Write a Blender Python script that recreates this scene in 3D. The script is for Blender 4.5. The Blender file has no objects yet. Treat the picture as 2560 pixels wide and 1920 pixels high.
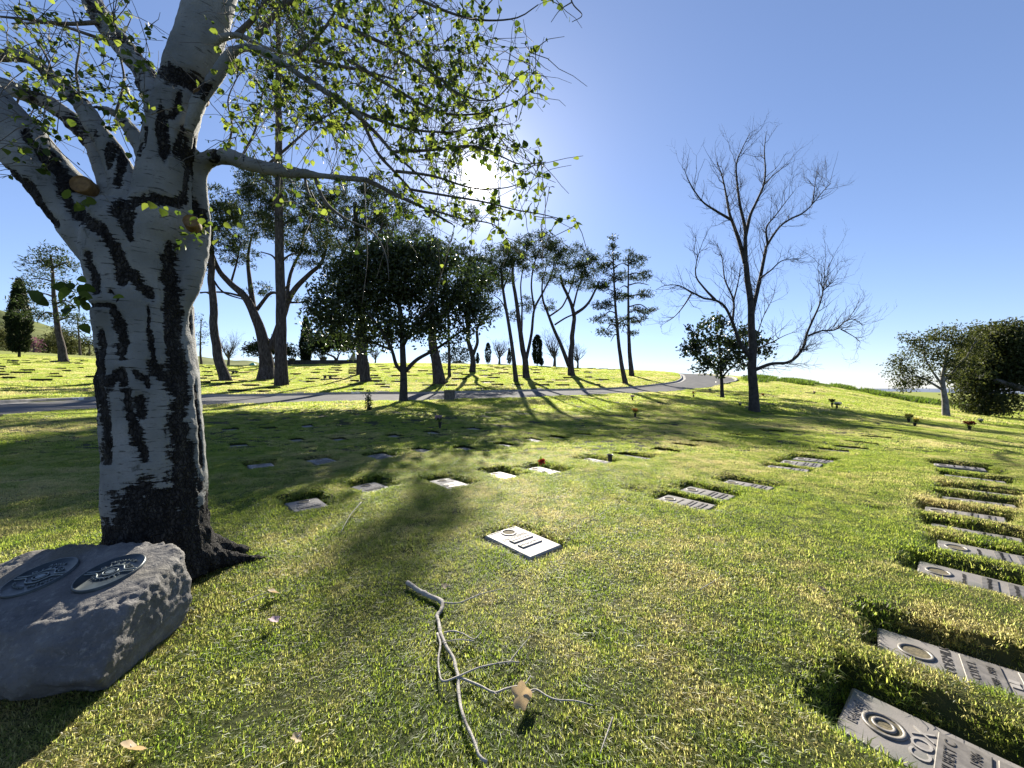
import bpy, math, random
import numpy as np
from mathutils import Vector, Matrix, Quaternion
from mathutils.bvhtree import BVHTree

# ------------------------------------------------------------------ camera, sky, sun, exposure
SC = bpy.context.scene
COL = SC.collection
F, CX, CY, H = 960.0, 1280.0, 960.0, 1.5           # photograph: focal length and centre in its pixels, eye height in m
cam_data = bpy.data.cameras.new('camera')
cam_data.sensor_width = 36.0
cam_data.lens = 13.5
cam_data.clip_start = 0.02
cam_data.clip_end = 30000
cam = bpy.data.objects.new('camera', cam_data)
cam.location = (0, 0, H)
cam.rotation_euler = (math.radians(90), 0, 0)
COL.objects.link(cam)
SC.camera = cam

SUN_AZ, SUN_EL = math.radians(-4.8), math.radians(28.0)   # azimuth from +Y towards +X
SUN_DIR = Vector((math.sin(SUN_AZ) * math.cos(SUN_EL), math.cos(SUN_AZ) * math.cos(SUN_EL), math.sin(SUN_EL)))
world = bpy.data.worlds.new('World')
SC.world = world
world.use_nodes = True
wn, wl = world.node_tree.nodes, world.node_tree.links
wn.clear()
sky = wn.new('ShaderNodeTexSky')
sky.sky_type = 'NISHITA'
sky.sun_disc = False
sky.sun_elevation = SUN_EL
sky.sun_rotation = SUN_AZ
sky.altitude = 150
sky.air_density = 0.85
sky.dust_density = 0.05
sky.ozone_density = 3.0
bg = wn.new('ShaderNodeBackground')
bg.inputs['Strength'].default_value = 0.1
sk_s = wn.new('ShaderNodeVectorMath'); sk_s.operation = 'SCALE'; sk_s.inputs['Scale'].default_value = 0.085
sk_g = wn.new('ShaderNodeGamma'); sk_g.inputs['Gamma'].default_value = 0.77
sk_k = wn.new('ShaderNodeVectorMath'); sk_k.operation = 'MULTIPLY'; sk_k.inputs[1].default_value = (4.6, 4.75, 5.65)
wl.new(sky.outputs[0], sk_s.inputs[0]); wl.new(sk_s.outputs[0], sk_g.inputs[0]); wl.new(sk_g.outputs[0], sk_k.inputs[0])
wl.new(sk_k.outputs[0], bg.inputs['Color'])
# sun disc and aureole, plus wide glare painted into the sky, round the lamp's direction
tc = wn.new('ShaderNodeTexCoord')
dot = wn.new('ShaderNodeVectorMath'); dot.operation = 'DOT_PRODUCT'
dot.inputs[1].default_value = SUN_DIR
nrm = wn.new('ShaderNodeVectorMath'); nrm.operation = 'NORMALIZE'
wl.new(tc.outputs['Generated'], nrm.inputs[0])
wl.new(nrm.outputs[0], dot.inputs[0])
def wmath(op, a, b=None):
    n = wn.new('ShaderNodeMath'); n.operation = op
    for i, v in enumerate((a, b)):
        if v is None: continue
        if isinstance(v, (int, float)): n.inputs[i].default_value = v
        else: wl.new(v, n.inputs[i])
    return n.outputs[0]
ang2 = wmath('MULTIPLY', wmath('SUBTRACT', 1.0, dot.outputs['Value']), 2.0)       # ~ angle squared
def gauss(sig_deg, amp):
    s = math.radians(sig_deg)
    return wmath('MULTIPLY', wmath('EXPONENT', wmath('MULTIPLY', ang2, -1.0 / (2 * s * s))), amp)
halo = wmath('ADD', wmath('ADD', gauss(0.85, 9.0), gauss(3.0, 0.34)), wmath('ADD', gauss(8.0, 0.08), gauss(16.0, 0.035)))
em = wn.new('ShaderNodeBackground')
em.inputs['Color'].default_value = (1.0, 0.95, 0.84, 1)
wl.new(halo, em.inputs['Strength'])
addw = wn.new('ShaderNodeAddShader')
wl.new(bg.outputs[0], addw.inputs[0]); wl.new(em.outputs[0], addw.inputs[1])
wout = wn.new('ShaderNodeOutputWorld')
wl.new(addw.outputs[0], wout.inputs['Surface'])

sun_data = bpy.data.lights.new('sun', 'SUN')
sun_data.energy = 5.0
sun_data.angle = math.radians(0.53)
sun_data.color = (1.0, 0.93, 0.80)
sun = bpy.data.objects.new('sun', sun_data)
sun.rotation_euler = SUN_DIR.to_track_quat('Z', 'Y').to_euler()
sun.location = (0, 0, 60)
COL.objects.link(sun)

SC.view_settings.view_transform = 'Standard'
SC.view_settings.look = 'None'
SC.view_settings.exposure = 1.6
SC.view_settings.gamma = 1.0
SC.view_settings.use_curve_mapping = False
SC.render.engine = 'CYCLES'
SC.cycles.use_denoising = True
SC.cycles.max_bounces = 6
SC.cycles.diffuse_bounces = 3
SC.cycles.glossy_bounces = 2
SC.cycles.transmission_bounces = 4
SC.cycles.transparent_max_bounces = 8
SC.cycles.caustics_reflective = False
SC.cycles.caustics_refractive = False

# ------------------------------------------------------------------ helpers
RNG = np.random.default_rng(11)
def U(a, b, n=None): return RNG.uniform(a, b, n)

def P(px, py, Y):
    return np.array([(px - CX) / F * Y, Y, H - (py - CY) / F * Y])

def hash01(ix, iy, iz, seed=0):
    h = (ix.astype(np.int64) * 374761393 + iy.astype(np.int64) * 668265263 + iz.astype(np.int64) * 2147483647 + seed * 144665) & 0xFFFFFFFF
    h = ((h ^ (h >> 13)) * 1274126177) & 0xFFFFFFFF
    h = ((h ^ (h >> 16)) * 2246822519) & 0xFFFFFFFF
    return ((h ^ (h >> 15)) & 0xFFFFFF) / float(0xFFFFFF)

def vnoise(p, scale=1.0, seed=0):
    q = np.asarray(p, float) * scale
    i = np.floor(q).astype(np.int64); f = q - i
    f = f * f * (3 - 2 * f)
    out = 0
    for dx in (0, 1):
        wx = f[:, 0] if dx else 1 - f[:, 0]
        for dy in (0, 1):
            wy = f[:, 1] if dy else 1 - f[:, 1]
            for dz in (0, 1):
                wz = f[:, 2] if dz else 1 - f[:, 2]
                out = out + wx * wy * wz * hash01(i[:, 0] + dx, i[:, 1] + dy, i[:, 2] + dz, seed)
    return out * 2 - 1

def fbm(p, scale=1.0, octs=4, seed=0, gain=0.5):
    a, s, o = 1.0, scale, 0
    for k in range(octs):
        o = o + a * vnoise(p, s, seed + k * 7)
        a *= gain; s *= 2.03
    return o

def sstep(a, b, x):
    t = np.clip((x - a) / (b - a), 0, 1)
    return t * t * (3 - 2 * t)

class MB:
    """collects vertices and faces, builds one mesh object"""
    def __init__(self):
        self.V, self.F, self.A, self.n = [], [], [], 0
    def add(self, V, Fs, attr=None):
        V = np.asarray(V, float).reshape(-1, 3)
        if not isinstance(Fs, (list, tuple)) or (len(Fs) and not isinstance(Fs[0], np.ndarray)):
            Fs = [np.asarray(Fs)]
        for f in Fs:
            if len(f): self.F.append(np.asarray(f, np.int64) + self.n)
        self.V.append(V)
        self.A.append(np.full(len(V), 0.5) if attr is None else np.broadcast_to(attr, (len(V),)).astype(float))
        self.n += len(V)
        return self
    def box(self, c, s, rz=0.0, attr=None):
        c = np.array(c, float); s = np.array(s, float) / 2
        v = np.array([[x, y, z] for x in (-1, 1) for y in (-1, 1) for z in (-1, 1)], float) * s
        ca, sa = math.cos(rz), math.sin(rz)
        v = np.c_[v[:, 0] * ca - v[:, 1] * sa, v[:, 0] * sa + v[:, 1] * ca, v[:, 2]] + c
        f = np.array([[0, 1, 3, 2], [4, 6, 7, 5], [0, 4, 5, 1], [2, 3, 7, 6], [0, 2, 6, 4], [1, 5, 7, 3]])
        return self.add(v, f, attr)
    def mesh(self, name, smooth=True):
        m = bpy.data.meshes.new(name)
        V = np.concatenate(self.V) if self.V else np.zeros((0, 3))
        m.vertices.add(len(V)); m.vertices.foreach_set('co', V.ravel())
        loops = np.concatenate([f.ravel() for f in self.F])
        sizes = np.concatenate([np.full(len(f), f.shape[1]) for f in self.F])
        m.loops.add(len(loops)); m.loops.foreach_set('vertex_index', loops.astype(np.int32))
        m.polygons.add(len(sizes))
        st = np.r_[0, np.cumsum(sizes)[:-1]]
        m.polygons.foreach_set('loop_start', st.astype(np.int32))
        m.polygons.foreach_set('loop_total', sizes.astype(np.int32))
        m.polygons.foreach_set('use_smooth', np.full(len(sizes), smooth))
        a = m.attributes.new('tint', 'FLOAT', 'POINT')
        a.data.foreach_set('value', np.concatenate(self.A).astype(np.float32))
        m.update(calc_edges=True)
        m.validate()
        return m
    def build(self, name, mat, parent=None, smooth=True, loc=None):
        return link(name, self.mesh(name, smooth), mat, parent, loc)

def link(name, mesh, mat=None, parent=None, loc=None):
    o = bpy.data.objects.new(name, mesh)
    if mat is not None and mesh is not None and not mesh.materials:
        mesh.materials.append(mat)
    COL.objects.link(o)
    if parent is not None: o.parent = parent
    if loc is not None: o.location = loc
    return o

def tag(o, label=None, cat=None, group=None, kind=None):
    if label: o['label'] = label
    if cat: o['category'] = cat
    if group: o['group'] = group
    if kind: o['kind'] = kind
    return o

def empty(name, loc=(0, 0, 0), rz=0.0):
    o = bpy.data.objects.new(name, None)
    o.empty_display_size = 0.2
    COL.objects.link(o)
    o.location = loc; o.rotation_euler = (0, 0, rz)
    return o

def tube(mb, path, rad, sides=8, attr=None, cap=True):
    path = np.asarray(path, float); n = len(path)
    rad = np.broadcast_to(np.asarray(rad, float), (n,))
    t = np.gradient(path, axis=0)
    t /= np.linalg.norm(t, axis=1)[:, None] + 1e-9
    ref = np.array([0, 0, 1.0]) if abs(t[0, 2]) < 0.9 else np.array([1.0, 0, 0])
    u = np.cross(t[0], ref); u /= np.linalg.norm(u)
    a = np.arange(sides) * 2 * math.pi / sides
    V = np.zeros((n, sides, 3))
    for i in range(n):
        u = u - t[i] * np.dot(u, t[i]); u /= np.linalg.norm(u) + 1e-9
        w = np.cross(t[i], u)
        V[i] = path[i] + rad[i] * (np.cos(a)[:, None] * u + np.sin(a)[:, None] * w)
    i = np.arange(n - 1)[:, None]; j = np.arange(sides)[None, :]; k = (j + 1) % sides
    q = np.stack([i * sides + j, i * sides + k, (i + 1) * sides + k, (i + 1) * sides + j], -1).reshape(-1, 4)
    V = V.reshape(-1, 3)
    Fs = [q]
    if cap:
        V = np.vstack([V, path[0], path[-1]])
        c0, c1 = n * sides, n * sides + 1
        jj = np.arange(sides); kk = (jj + 1) % sides
        Fs.append(np.stack([np.full(sides, c0), kk, jj], -1))
        Fs.append(np.stack([np.full(sides, c1), (n - 1) * sides + jj, (n - 1) * sides + kk], -1))
    mb.add(V, Fs, attr)

def tubes_batch(mb, paths, rads, sides=3):
    """many short tubes at once: paths (N,k,3), rads (N,k)"""
    paths = np.asarray(paths, float); N, k, _ = paths.shape
    if N == 0: return
    t = np.gradient(paths, axis=1)
    t /= np.linalg.norm(t, axis=2)[:, :, None] + 1e-9
    ref = np.where(np.abs(t[:, :1, 2:3]) < 0.9, np.array([0, 0, 1.0]), np.array([1.0, 0, 0]))
    u = np.cross(t, np.broadcast_to(ref, t.shape)); u /= np.linalg.norm(u, axis=2)[:, :, None] + 1e-9
    w = np.cross(t, u)
    a = np.arange(sides) * 2 * math.pi / sides
    V = paths[:, :, None, :] + rads[:, :, None, None] * (np.cos(a)[None, None, :, None] * u[:, :, None, :] + np.sin(a)[None, None, :, None] * w[:, :, None, :])
    base = (np.arange(N) * k * sides)[:, None, None]
    i = np.arange(k - 1)[None, :, None]; j = np.arange(sides)[None, None, :]; kk = (j + 1) % sides
    q = np.stack([base + i * sides + j, base + i * sides + kk, base + (i + 1) * sides + kk, base + (i + 1) * sides + j], -1).reshape(-1, 4)
    mb.add(V.reshape(-1, 3), [q])

def smooth_path(pts, n):
    """Catmull-Rom resample of (m,d) control points to n points"""
    pts = np.asarray(pts, float); m = len(pts)
    if m == 2:
        s = np.linspace(0, 1, n)[:, None]
        return pts[0] * (1 - s) + pts[1] * s
    p = np.vstack([2 * pts[0] - pts[1], pts, 2 * pts[-1] - pts[-2]])
    d = np.r_[0, np.cumsum(np.linalg.norm(np.diff(pts[:, :3] if pts.shape[1] > 3 else pts, axis=0), axis=1) + 1e-9)]
    s = np.linspace(0, d[-1], n)
    i = np.clip(np.searchsorted(d, s, side='right') - 1, 0, m - 2)
    t = ((s - d[i]) / (d[i + 1] - d[i]))[:, None]
    a, b, c, e = p[i], p[i + 1], p[i + 2], p[i + 3]
    return 0.5 * (2 * b + (c - a) * t + (2 * a - 5 * b + 4 * c - e) * t ** 2 + (3 * b - a - 3 * c + e) * t ** 3)

def rand_dirs(n, up=0.0):
    v = RNG.normal(size=(n, 3)); v[:, 2] += up
    return v / (np.linalg.norm(v, axis=1)[:, None] + 1e-9)

def leaf_cloud(mb, C, L, W, D=None, up=0.0, fold=0.25, tint=None):
    """pointed oval leaves of four triangles, folded along the midrib"""
    n = len(C); C = np.asarray(C)
    d = rand_dirs(n, up) if D is None else D
    s = np.cross(d, rand_dirs(n)); s /= np.linalg.norm(s, axis=1)[:, None] + 1e-9
    nn = np.cross(d, s)
    L = np.broadcast_to(L, (n,))[:, None]; W = np.broadcast_to(W, (n,))[:, None]
    b = C; tip = C + d * L
    l = C + d * L * 0.42 + s * W * 0.5 + nn * W * fold; r = C + d * L * 0.42 - s * W * 0.5 + nn * W * fold
    V = np.stack([b, l, tip, r], 1).reshape(-1, 3)
    k = (np.arange(n) * 4)[:, None]
    Fs = np.vstack([k + np.array([[0, 2, 1]]), k + np.array([[0, 3, 2]])])
    tt = U(0, 1, n) if tint is None else tint
    mb.add(V, [Fs], np.repeat(tt, 4))

# ------------------------------------------------------------------ materials
MATS = {}
class NT:
    def __init__(self, name):
        self.m = bpy.data.materials.new(name); self.m.use_nodes = True
        self.t = self.m.node_tree; self.t.nodes.clear()
        self.out = self.t.nodes.new('ShaderNodeOutputMaterial')
    def n(self, kind, **kw):
        nd = self.t.nodes.new(kind)
        for k, v in kw.items(): setattr(nd, k, v)
        return nd
    def set(self, sock, v):
        if isinstance(v, bpy.types.NodeSocket): self.t.links.new(v, sock)
        elif isinstance(v, (tuple, list)) and sock.type == 'RGBA' and len(v) == 3: sock.default_value = (*v, 1)
        else: sock.default_value = v
    def pos(self):
        return self.n('ShaderNodeNewGeometry').outputs['Position']
    def obj(self):
        return self.n('ShaderNodeTexCoord').outputs['Object']
    def attr(self, name='tint'):
        return self.n('ShaderNodeAttribute', attribute_name=name).outputs['Fac']
    def map(self, v, scale=(1, 1, 1), rot=(0, 0, 0)):
        nd = self.n('ShaderNodeMapping'); self.set(nd.inputs[0], v)
        nd.inputs['Scale'].default_value = scale; nd.inputs['Rotation'].default_value = rot
        return nd.outputs[0]
    def noise(self, v, scale, detail=3, rough=0.55, dist=0.0):
        nd = self.n('ShaderNodeTexNoise'); self.set(nd.inputs['Vector'], v)
        nd.inputs['Scale'].default_value = scale; nd.inputs['Detail'].default_value = detail
        nd.inputs['Roughness'].default_value = rough; nd.inputs['Distortion'].default_value = dist
        return nd.outputs['Fac']
    def voro(self, v, scale, feature='F1'):
        nd = self.n('ShaderNodeTexVoronoi', feature=feature); self.set(nd.inputs['Vector'], v)
        nd.inputs['Scale'].default_value = scale
        return nd.outputs['Distance']
    def ramp(self, f, stops):
        nd = self.n('ShaderNodeValToRGB'); self.set(nd.inputs[0], f)
        e = nd.color_ramp.elements
        while len(e) < len(stops): e.new(0.5)
        for el, (p, c) in zip(e, stops):
            el.position = p; el.color = (*c, 1) if len(c) == 3 else c
        return nd.outputs[0]
    def math(self, op, a, b=0.0, clamp=False):
        nd = self.n('ShaderNodeMath', operation=op, use_clamp=clamp)
        self.set(nd.inputs[0], a); self.set(nd.inputs[1], b)
        return nd.outputs[0]
    def rng(self, v, a, b, c=0.0, d=1.0):
        nd = self.n('ShaderNodeMapRange', interpolation_type='SMOOTHSTEP'); self.set(nd.inputs[0], v)
        for i, x in enumerate((a, b, c, d)): nd.inputs[1 + i].default_value = x
        return nd.outputs[0]
    def mix(self, f, a, b, mode='MIX'):
        nd = self.n('ShaderNodeMix', data_type='RGBA', blend_type=mode)
        self.set(nd.inputs[0], f); self.set(nd.inputs[6], a); self.set(nd.inputs[7], b)
        return nd.outputs[2]
    def bump(self, h, strength=0.5, dist=0.02):
        nd = self.n('ShaderNodeBump'); self.set(nd.inputs['Height'], h)
        nd.inputs['Strength'].default_value = strength; nd.inputs['Distance'].default_value = dist
        return nd.outputs[0]
    def bsdf(self, col, rough=0.8, normal=None, metal=0.0, spec=0.3):
        b = self.n('ShaderNodeBsdfPrincipled')
        self.set(b.inputs['Base Color'], col); self.set(b.inputs['Roughness'], rough)
        self.set(b.inputs['Metallic'], metal); self.set(b.inputs['Specular IOR Level'], spec)
        if normal is not None: self.set(b.inputs['Normal'], normal)
        return b.outputs[0]
    def leafy(self, col, tcol, tfac=0.5, rough=0.5, spec=0.3):
        p = self.bsdf(col, rough, spec=spec)
        tr = self.n('ShaderNodeBsdfTranslucent'); self.set(tr.inputs[0], tcol)
        mx = self.n('ShaderNodeMixShader'); mx.inputs[0].default_value = tfac
        self.t.links.new(p, mx.inputs[1]); self.t.links.new(tr.outputs[0], mx.inputs[2])
        return mx.outputs[0]
    def done(self, sh, disp=None):
        self.t.links.new(sh, self.out.inputs['Surface'])
        MATS[self.m.name] = self.m
        return self.m

def simple(name, c1, c2, scale=8, rough=0.8, bump=0.3, bdist=0.01, metal=0.0, spec=0.3, coords='obj'):
    t = NT(name); v = t.obj() if coords == 'obj' else t.pos()
    f = t.noise(v, scale, 5, 0.6)
    return t.done(t.bsdf(t.ramp(f, [(0.3, c1), (0.7, c2)]), rough, t.bump(t.noise(v, scale * 3, 4), bump, bdist), metal, spec))

def leaf_mat(name, dark, light, tdark, tlight, tfac=0.5, rough=0.5, spec=0.3):
    t = NT(name); a = t.attr()
    return t.done(t.leafy(t.mix(a, dark, light), t.mix(a, tdark, tlight), tfac, rough, spec))

GREEN_D, GREEN_L = (0.03, 0.06, 0.010), (0.09, 0.13, 0.02)
STRAW = (0.26, 0.21, 0.085)
def grass_colours(t, v):
    """patchy turf: fresh green, yellow-green and strawy areas, by place"""
    big = t.noise(v, 0.33, 3, 0.5); mid = t.noise(v, 1.7, 3, 0.6); small = t.noise(v, 7.0, 2, 0.5)
    s = t.math('ADD', t.math('MULTIPLY', big, 0.75), t.math('ADD', t.math('MULTIPLY', mid, 0.30), t.math('MULTIPLY', small, 0.10)))
    return s

t = NT('turf_blades')
v = t.pos(); s = grass_colours(t, v); a = t.math('ADD', t.math('MULTIPLY', t.attr(), 0.62), t.math('MULTIPLY', t.rng(t.noise(v, 2.6, 4, 0.65), 0.34, 0.66), 0.38))
dry = t.rng(t.math('ADD', s, t.math('MULTIPLY', a, 0.36)), 0.70, 0.99)
base = t.mix(a, GREEN_D, GREEN_L)
base = t.mix(dry, base, STRAW)
tb = t.mix(a, (0.20, 0.36, 0.025), (0.74, 0.80, 0.13))
tb = t.mix(dry, tb, (0.92, 0.80, 0.36))
t.done(t.leafy(base, tb, 0.55, 0.45, 0.35))

t = NT('turf_soil')
v = t.pos(); s = grass_colours(t, v)
c = t.ramp(s, [(0.40, (0.018, 0.026, 0.008)), (0.60, (0.035, 0.04, 0.012)), (0.80, (0.09, 0.075, 0.034))])
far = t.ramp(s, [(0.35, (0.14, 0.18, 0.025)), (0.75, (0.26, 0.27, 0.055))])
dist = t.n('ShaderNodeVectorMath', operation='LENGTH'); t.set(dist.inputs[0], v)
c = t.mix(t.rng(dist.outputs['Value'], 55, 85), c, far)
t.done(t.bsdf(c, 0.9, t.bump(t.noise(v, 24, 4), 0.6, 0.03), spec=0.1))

t = NT('asphalt')
v = t.pos(); f = t.noise(v, 1.2, 4); g = t.noise(v, 60, 3)
c = t.ramp(t.math('ADD', t.math('MULTIPLY', f, 0.7), t.math('MULTIPLY', g, 0.3)), [(0.3, (0.075, 0.075, 0.08)), (0.7, (0.14, 0.138, 0.135))])
t.done(t.bsdf(c, 0.95, t.bump(g, 0.4, 0.01), spec=0.08))
simple('kerb_concrete', (0.20, 0.19, 0.175), (0.36, 0.34, 0.31), 3, 0.85, 0.3, 0.006, coords='pos')
simple('white_paint', (0.62, 0.62, 0.60), (0.8, 0.8, 0.78), 12, 0.6, 0.1)
simple('black_paint', (0.02, 0.02, 0.02), (0.04, 0.04, 0.04), 12, 0.6, 0.1)

for nm_, k_ in (('marker_granite', 0.62), ('marker_pale', 1.0)):
    t = NT(nm_)
    v = t.obj(); f = t.noise(v, 9, 5, 0.65); g = t.noise(v, 160, 2); w = t.noise(v, 2.5, 3); st_ = t.noise(v, 34, 5, 0.7)
    sc3 = lambda q: tuple(x_ * k_ for x_ in q)
    c = t.ramp(f, [(0.3, sc3((0.20, 0.19, 0.18))), (0.7, sc3((0.34, 0.31, 0.285)))])
    c = t.mix(t.math('MULTIPLY', g, 0.5), c, sc3((0.42, 0.38, 0.34)))
    c = t.mix(t.rng(w, 0.50, 0.70), c, sc3((0.17, 0.18, 0.155)))
    c = t.mix(t.rng(st_, 0.60, 0.72, 0, 0.6), c, (0.09, 0.085, 0.06))
    t.done(t.bsdf(c, 0.66, t.bump(g, 0.35, 0.002), spec=0.35))
t = NT('marker_bronze')
v = t.obj(); f = t.noise(v, 22, 4)
c = t.ramp(f, [(0.3, (0.11, 0.10, 0.088)), (0.7, (0.22, 0.20, 0.175))])
t.done(t.bsdf(c, 0.5, t.bump(f, 0.2, 0.002), 0.25, 0.5))
simple('lettering_raised', (0.22, 0.205, 0.185), (0.34, 0.315, 0.285), 30, 0.5, 0.1, 0.001)
simple('lettering_dark', (0.035, 0.033, 0.03), (0.06, 0.055, 0.05), 30, 0.6, 0.1, 0.001)
simple('lettering_worn', (0.05, 0.046, 0.042), (0.10, 0.092, 0.082), 30, 0.7, 0.1, 0.001)
simple('vase_well', (0.05, 0.045, 0.03), (0.17, 0.14, 0.08), 40, 0.9, 0.6, 0.004)

t = NT('boulder_stone')
v = t.obj(); f = t.noise(v, 3.2, 6, 0.65); g = t.noise(v, 26, 6, 0.7); w = t.noise(v, 1.3, 3)
c = t.ramp(f, [(0.28, (0.075, 0.073, 0.075)), (0.52, (0.135, 0.128, 0.122)), (0.75, (0.20, 0.187, 0.168))])
c = t.mix(t.rng(g, 0.5, 0.78), c, (0.27, 0.255, 0.23))
c = t.mix(t.rng(w, 0.50, 0.66, 0, 0.6), c, (0.115, 0.10, 0.062))
sp_ = t.noise(v, 90, 3, 0.7)
c = t.mix(t.rng(sp_, 0.58, 0.72, 0, 0.6), c, (0.05, 0.048, 0.045))
t.done(t.bsdf(c, 0.82, t.bump(g, 0.8, 0.02), spec=0.3))
t = NT('plaque_bronze')
v = t.obj(); f = t.noise(v, 18, 4)
c = t.ramp(f, [(0.3, (0.020, 0.028, 0.034)), (0.7, (0.045, 0.060, 0.066))])
t.done(t.bsdf(c, 0.42, t.bump(f, 0.3, 0.003), 0.35, 0.5))
simple('plaque_relief', (0.10, 0.125, 0.13), (0.20, 0.225, 0.22), 25, 0.4, 0.2, 0.002, 0.35)

t = NT('pale_bark')
v = t.pos(); d = t.attr('dark')
n1 = t.noise(t.map(v, (1, 1, 0.35)), 22, 6, 0.65, 0.4); n2 = t.noise(v, 3.0, 4, 0.55); n3 = t.noise(v, 75, 4, 0.65)
dash = t.noise(t.map(v, (1.0, 1.0, 7.0)), 9, 5, 0.62, 0.3)
vv = t.n('ShaderNodeVectorMath', operation='ADD'); t.set(vv.inputs[0], v); nz = t.n('ShaderNodeTexNoise'); t.set(nz.inputs['Vector'], v); nz.inputs['Scale'].default_value = 9; nz.inputs['Detail'].default_value = 5; sc_ = t.n('ShaderNodeVectorMath', operation='SCALE'); t.set(sc_.inputs[0], nz.outputs['Color']); sc_.inputs['Scale'].default_value = 0.12; t.set(vv.inputs[1], sc_.outputs[0])
cell = t.voro(t.map(vv.outputs[0], (1, 1, 0.4)), 48, 'DISTANCE_TO_EDGE')
pale = t.ramp(n2, [(0.3, (0.13, 0.135, 0.13)), (0.55, (0.215, 0.22, 0.212)), (0.75, (0.30, 0.297, 0.285))])
pale = t.mix(t.rng(n3, 0.35, 0.7, 0, 0.5), pale, (0.18, 0.182, 0.172))
pale = t.mix(t.rng(dash, 0.58, 0.66, 0, 0.85), pale, (0.045, 0.042, 0.038))
blot = t.noise(t.map(v, (1, 1, 0.6)), 6.5, 6, 0.7)
pale = t.mix(t.rng(blot, 0.60, 0.70, 0, 0.8), pale, (0.055, 0.055, 0.045))
plate = t.mix(t.rng(cell, 0.0, 0.10), (0.006, 0.005, 0.005), t.ramp(n1, [(0.35, (0.010, 0.009, 0.008)), (0.55, (0.032, 0.029, 0.026)), (0.75, (0.085, 0.078, 0.068))]))
kk = t.math('ADD', t.math('MULTIPLY', t.math('SUBTRACT', n1, 0.5), 1.1), t.math('MULTIPLY', t.math('SUBTRACT', dash, 0.5), 1.3))
k = t.rng(t.math('ADD', d, kk), 0.44, 0.54)
c = t.mix(k, pale, plate)
h = t.math('ADD', t.math('MULTIPLY', n3, 0.4), t.math('ADD', t.math('MULTIPLY', t.math('MINIMUM', cell, 0.2), t.math('MULTIPLY', k, 4.0)), t.math('MULTIPLY', k, -0.6)))
t.done(t.bsdf(c, 0.85, t.bump(h, 0.9, 0.02), spec=0.2))
simple('cut_wood', (0.12, 0.07, 0.03), (0.25, 0.15, 0.06), 30, 0.85, 0.4, 0.004)
simple('twig_bark', (0.055, 0.05, 0.042), (0.16, 0.145, 0.125), 14, 0.85, 0.3, 0.004, coords='pos')
t = NT('pine_bark')
v = t.pos(); n1 = t.noise(t.map(v, (1, 1, 0.3)), 7, 5, 0.65); 
c = t.ramp(n1, [(0.3, (0.025, 0.02, 0.018)), (0.55, (0.085, 0.07, 0.06)), (0.75, (0.16, 0.14, 0.125))])
t.done(t.bsdf(c, 0.9, t.bump(n1, 0.9, 0.06), spec=0.1))
simple('light_bark', (0.12, 0.11, 0.095), (0.30, 0.28, 0.25), 6, 0.9, 0.5, 0.03, coords='pos')
simple('dark_bark', (0.02, 0.018, 0.016), (0.065, 0.058, 0.05), 6, 0.9, 0.5, 0.03, coords='pos')
simple('grey_bark', (0.05, 0.045, 0.04), (0.13, 0.12, 0.105), 6, 0.9, 0.5, 0.03, coords='pos')
t = NT('fallen_wood')
v = t.pos(); f = t.noise(v, 30, 5, 0.65); g = t.noise(v, 8, 4, 0.6); h_ = t.noise(v, 140, 3)
c = t.ramp(f, [(0.3, (0.22, 0.205, 0.185)), (0.7, (0.44, 0.41, 0.365))])
c = t.mix(t.rng(g, 0.56, 0.70, 0, 0.7), c, (0.085, 0.075, 0.062))
t.done(t.bsdf(c, 0.85, t.bump(t.math('ADD', f, h_), 0.8, 0.005), spec=0.2))

leaf_mat('fresh_leaves', (0.02, 0.04, 0.010), (0.07, 0.105, 0.02), (0.045, 0.085, 0.01), (0.30, 0.37, 0.05), 0.5, 0.6, 0.2)
leaf_mat('magnolia_leaves', (0.016, 0.026, 0.010), (0.05, 0.062, 0.02), (0.03, 0.065, 0.012), (0.08, 0.115, 0.022), 0.28, 0.4, 0.4)
leaf_mat('pine_needles', (0.018, 0.03, 0.012), (0.045, 0.06, 0.022), (0.032, 0.055, 0.018), (0.08, 0.11, 0.03), 0.3, 0.6, 0.15)
leaf_mat('cypress_leaves', (0.008, 0.016, 0.008), (0.022, 0.036, 0.014), (0.02, 0.03, 0.01), (0.04, 0.05, 0.015), 0.2, 0.7, 0.1)
leaf_mat('olive_leaves', (0.014, 0.024, 0.009), (0.055, 0.065, 0.02), (0.035, 0.055, 0.012), (0.15, 0.165, 0.035), 0.32, 0.6, 0.15)
leaf_mat('hill_scrub', (0.03, 0.042, 0.014), (0.09, 0.10, 0.035), (0.05, 0.06, 0.015), (0.12, 0.12, 0.04), 0.3, 0.8, 0.1)
leaf_mat('pink_blossom', (0.20, 0.08, 0.12), (0.34, 0.17, 0.21), (0.2, 0.08, 0.1), (0.3, 0.15, 0.2), 0.3, 0.8, 0.1)
leaf_mat('dead_leaf', (0.34, 0.25, 0.15), (0.52, 0.42, 0.29), (0.45, 0.3, 0.15), (0.6, 0.45, 0.25), 0.4, 0.6, 0.2)
leaf_mat('weed_leaves', (0.035, 0.06, 0.012), (0.075, 0.115, 0.02), (0.10, 0.18, 0.015), (0.2, 0.3, 0.03), 0.45, 0.6, 0.2)
leaf_mat('petal_white', (0.55, 0.52, 0.48), (0.78, 0.74, 0.70), (0.5, 0.45, 0.4), (0.6, 0.55, 0.5), 0.3, 0.6, 0.2)
leaf_mat('petal_yellow', (0.50, 0.40, 0.06), (0.70, 0.62, 0.18), (0.5, 0.4, 0.05), (0.65, 0.55, 0.1), 0.4, 0.6, 0.2)
leaf_mat('petal_orange', (0.45, 0.17, 0.03), (0.62, 0.30, 0.08), (0.5, 0.2, 0.03), (0.6, 0.3, 0.06), 0.4, 0.6, 0.2)
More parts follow.
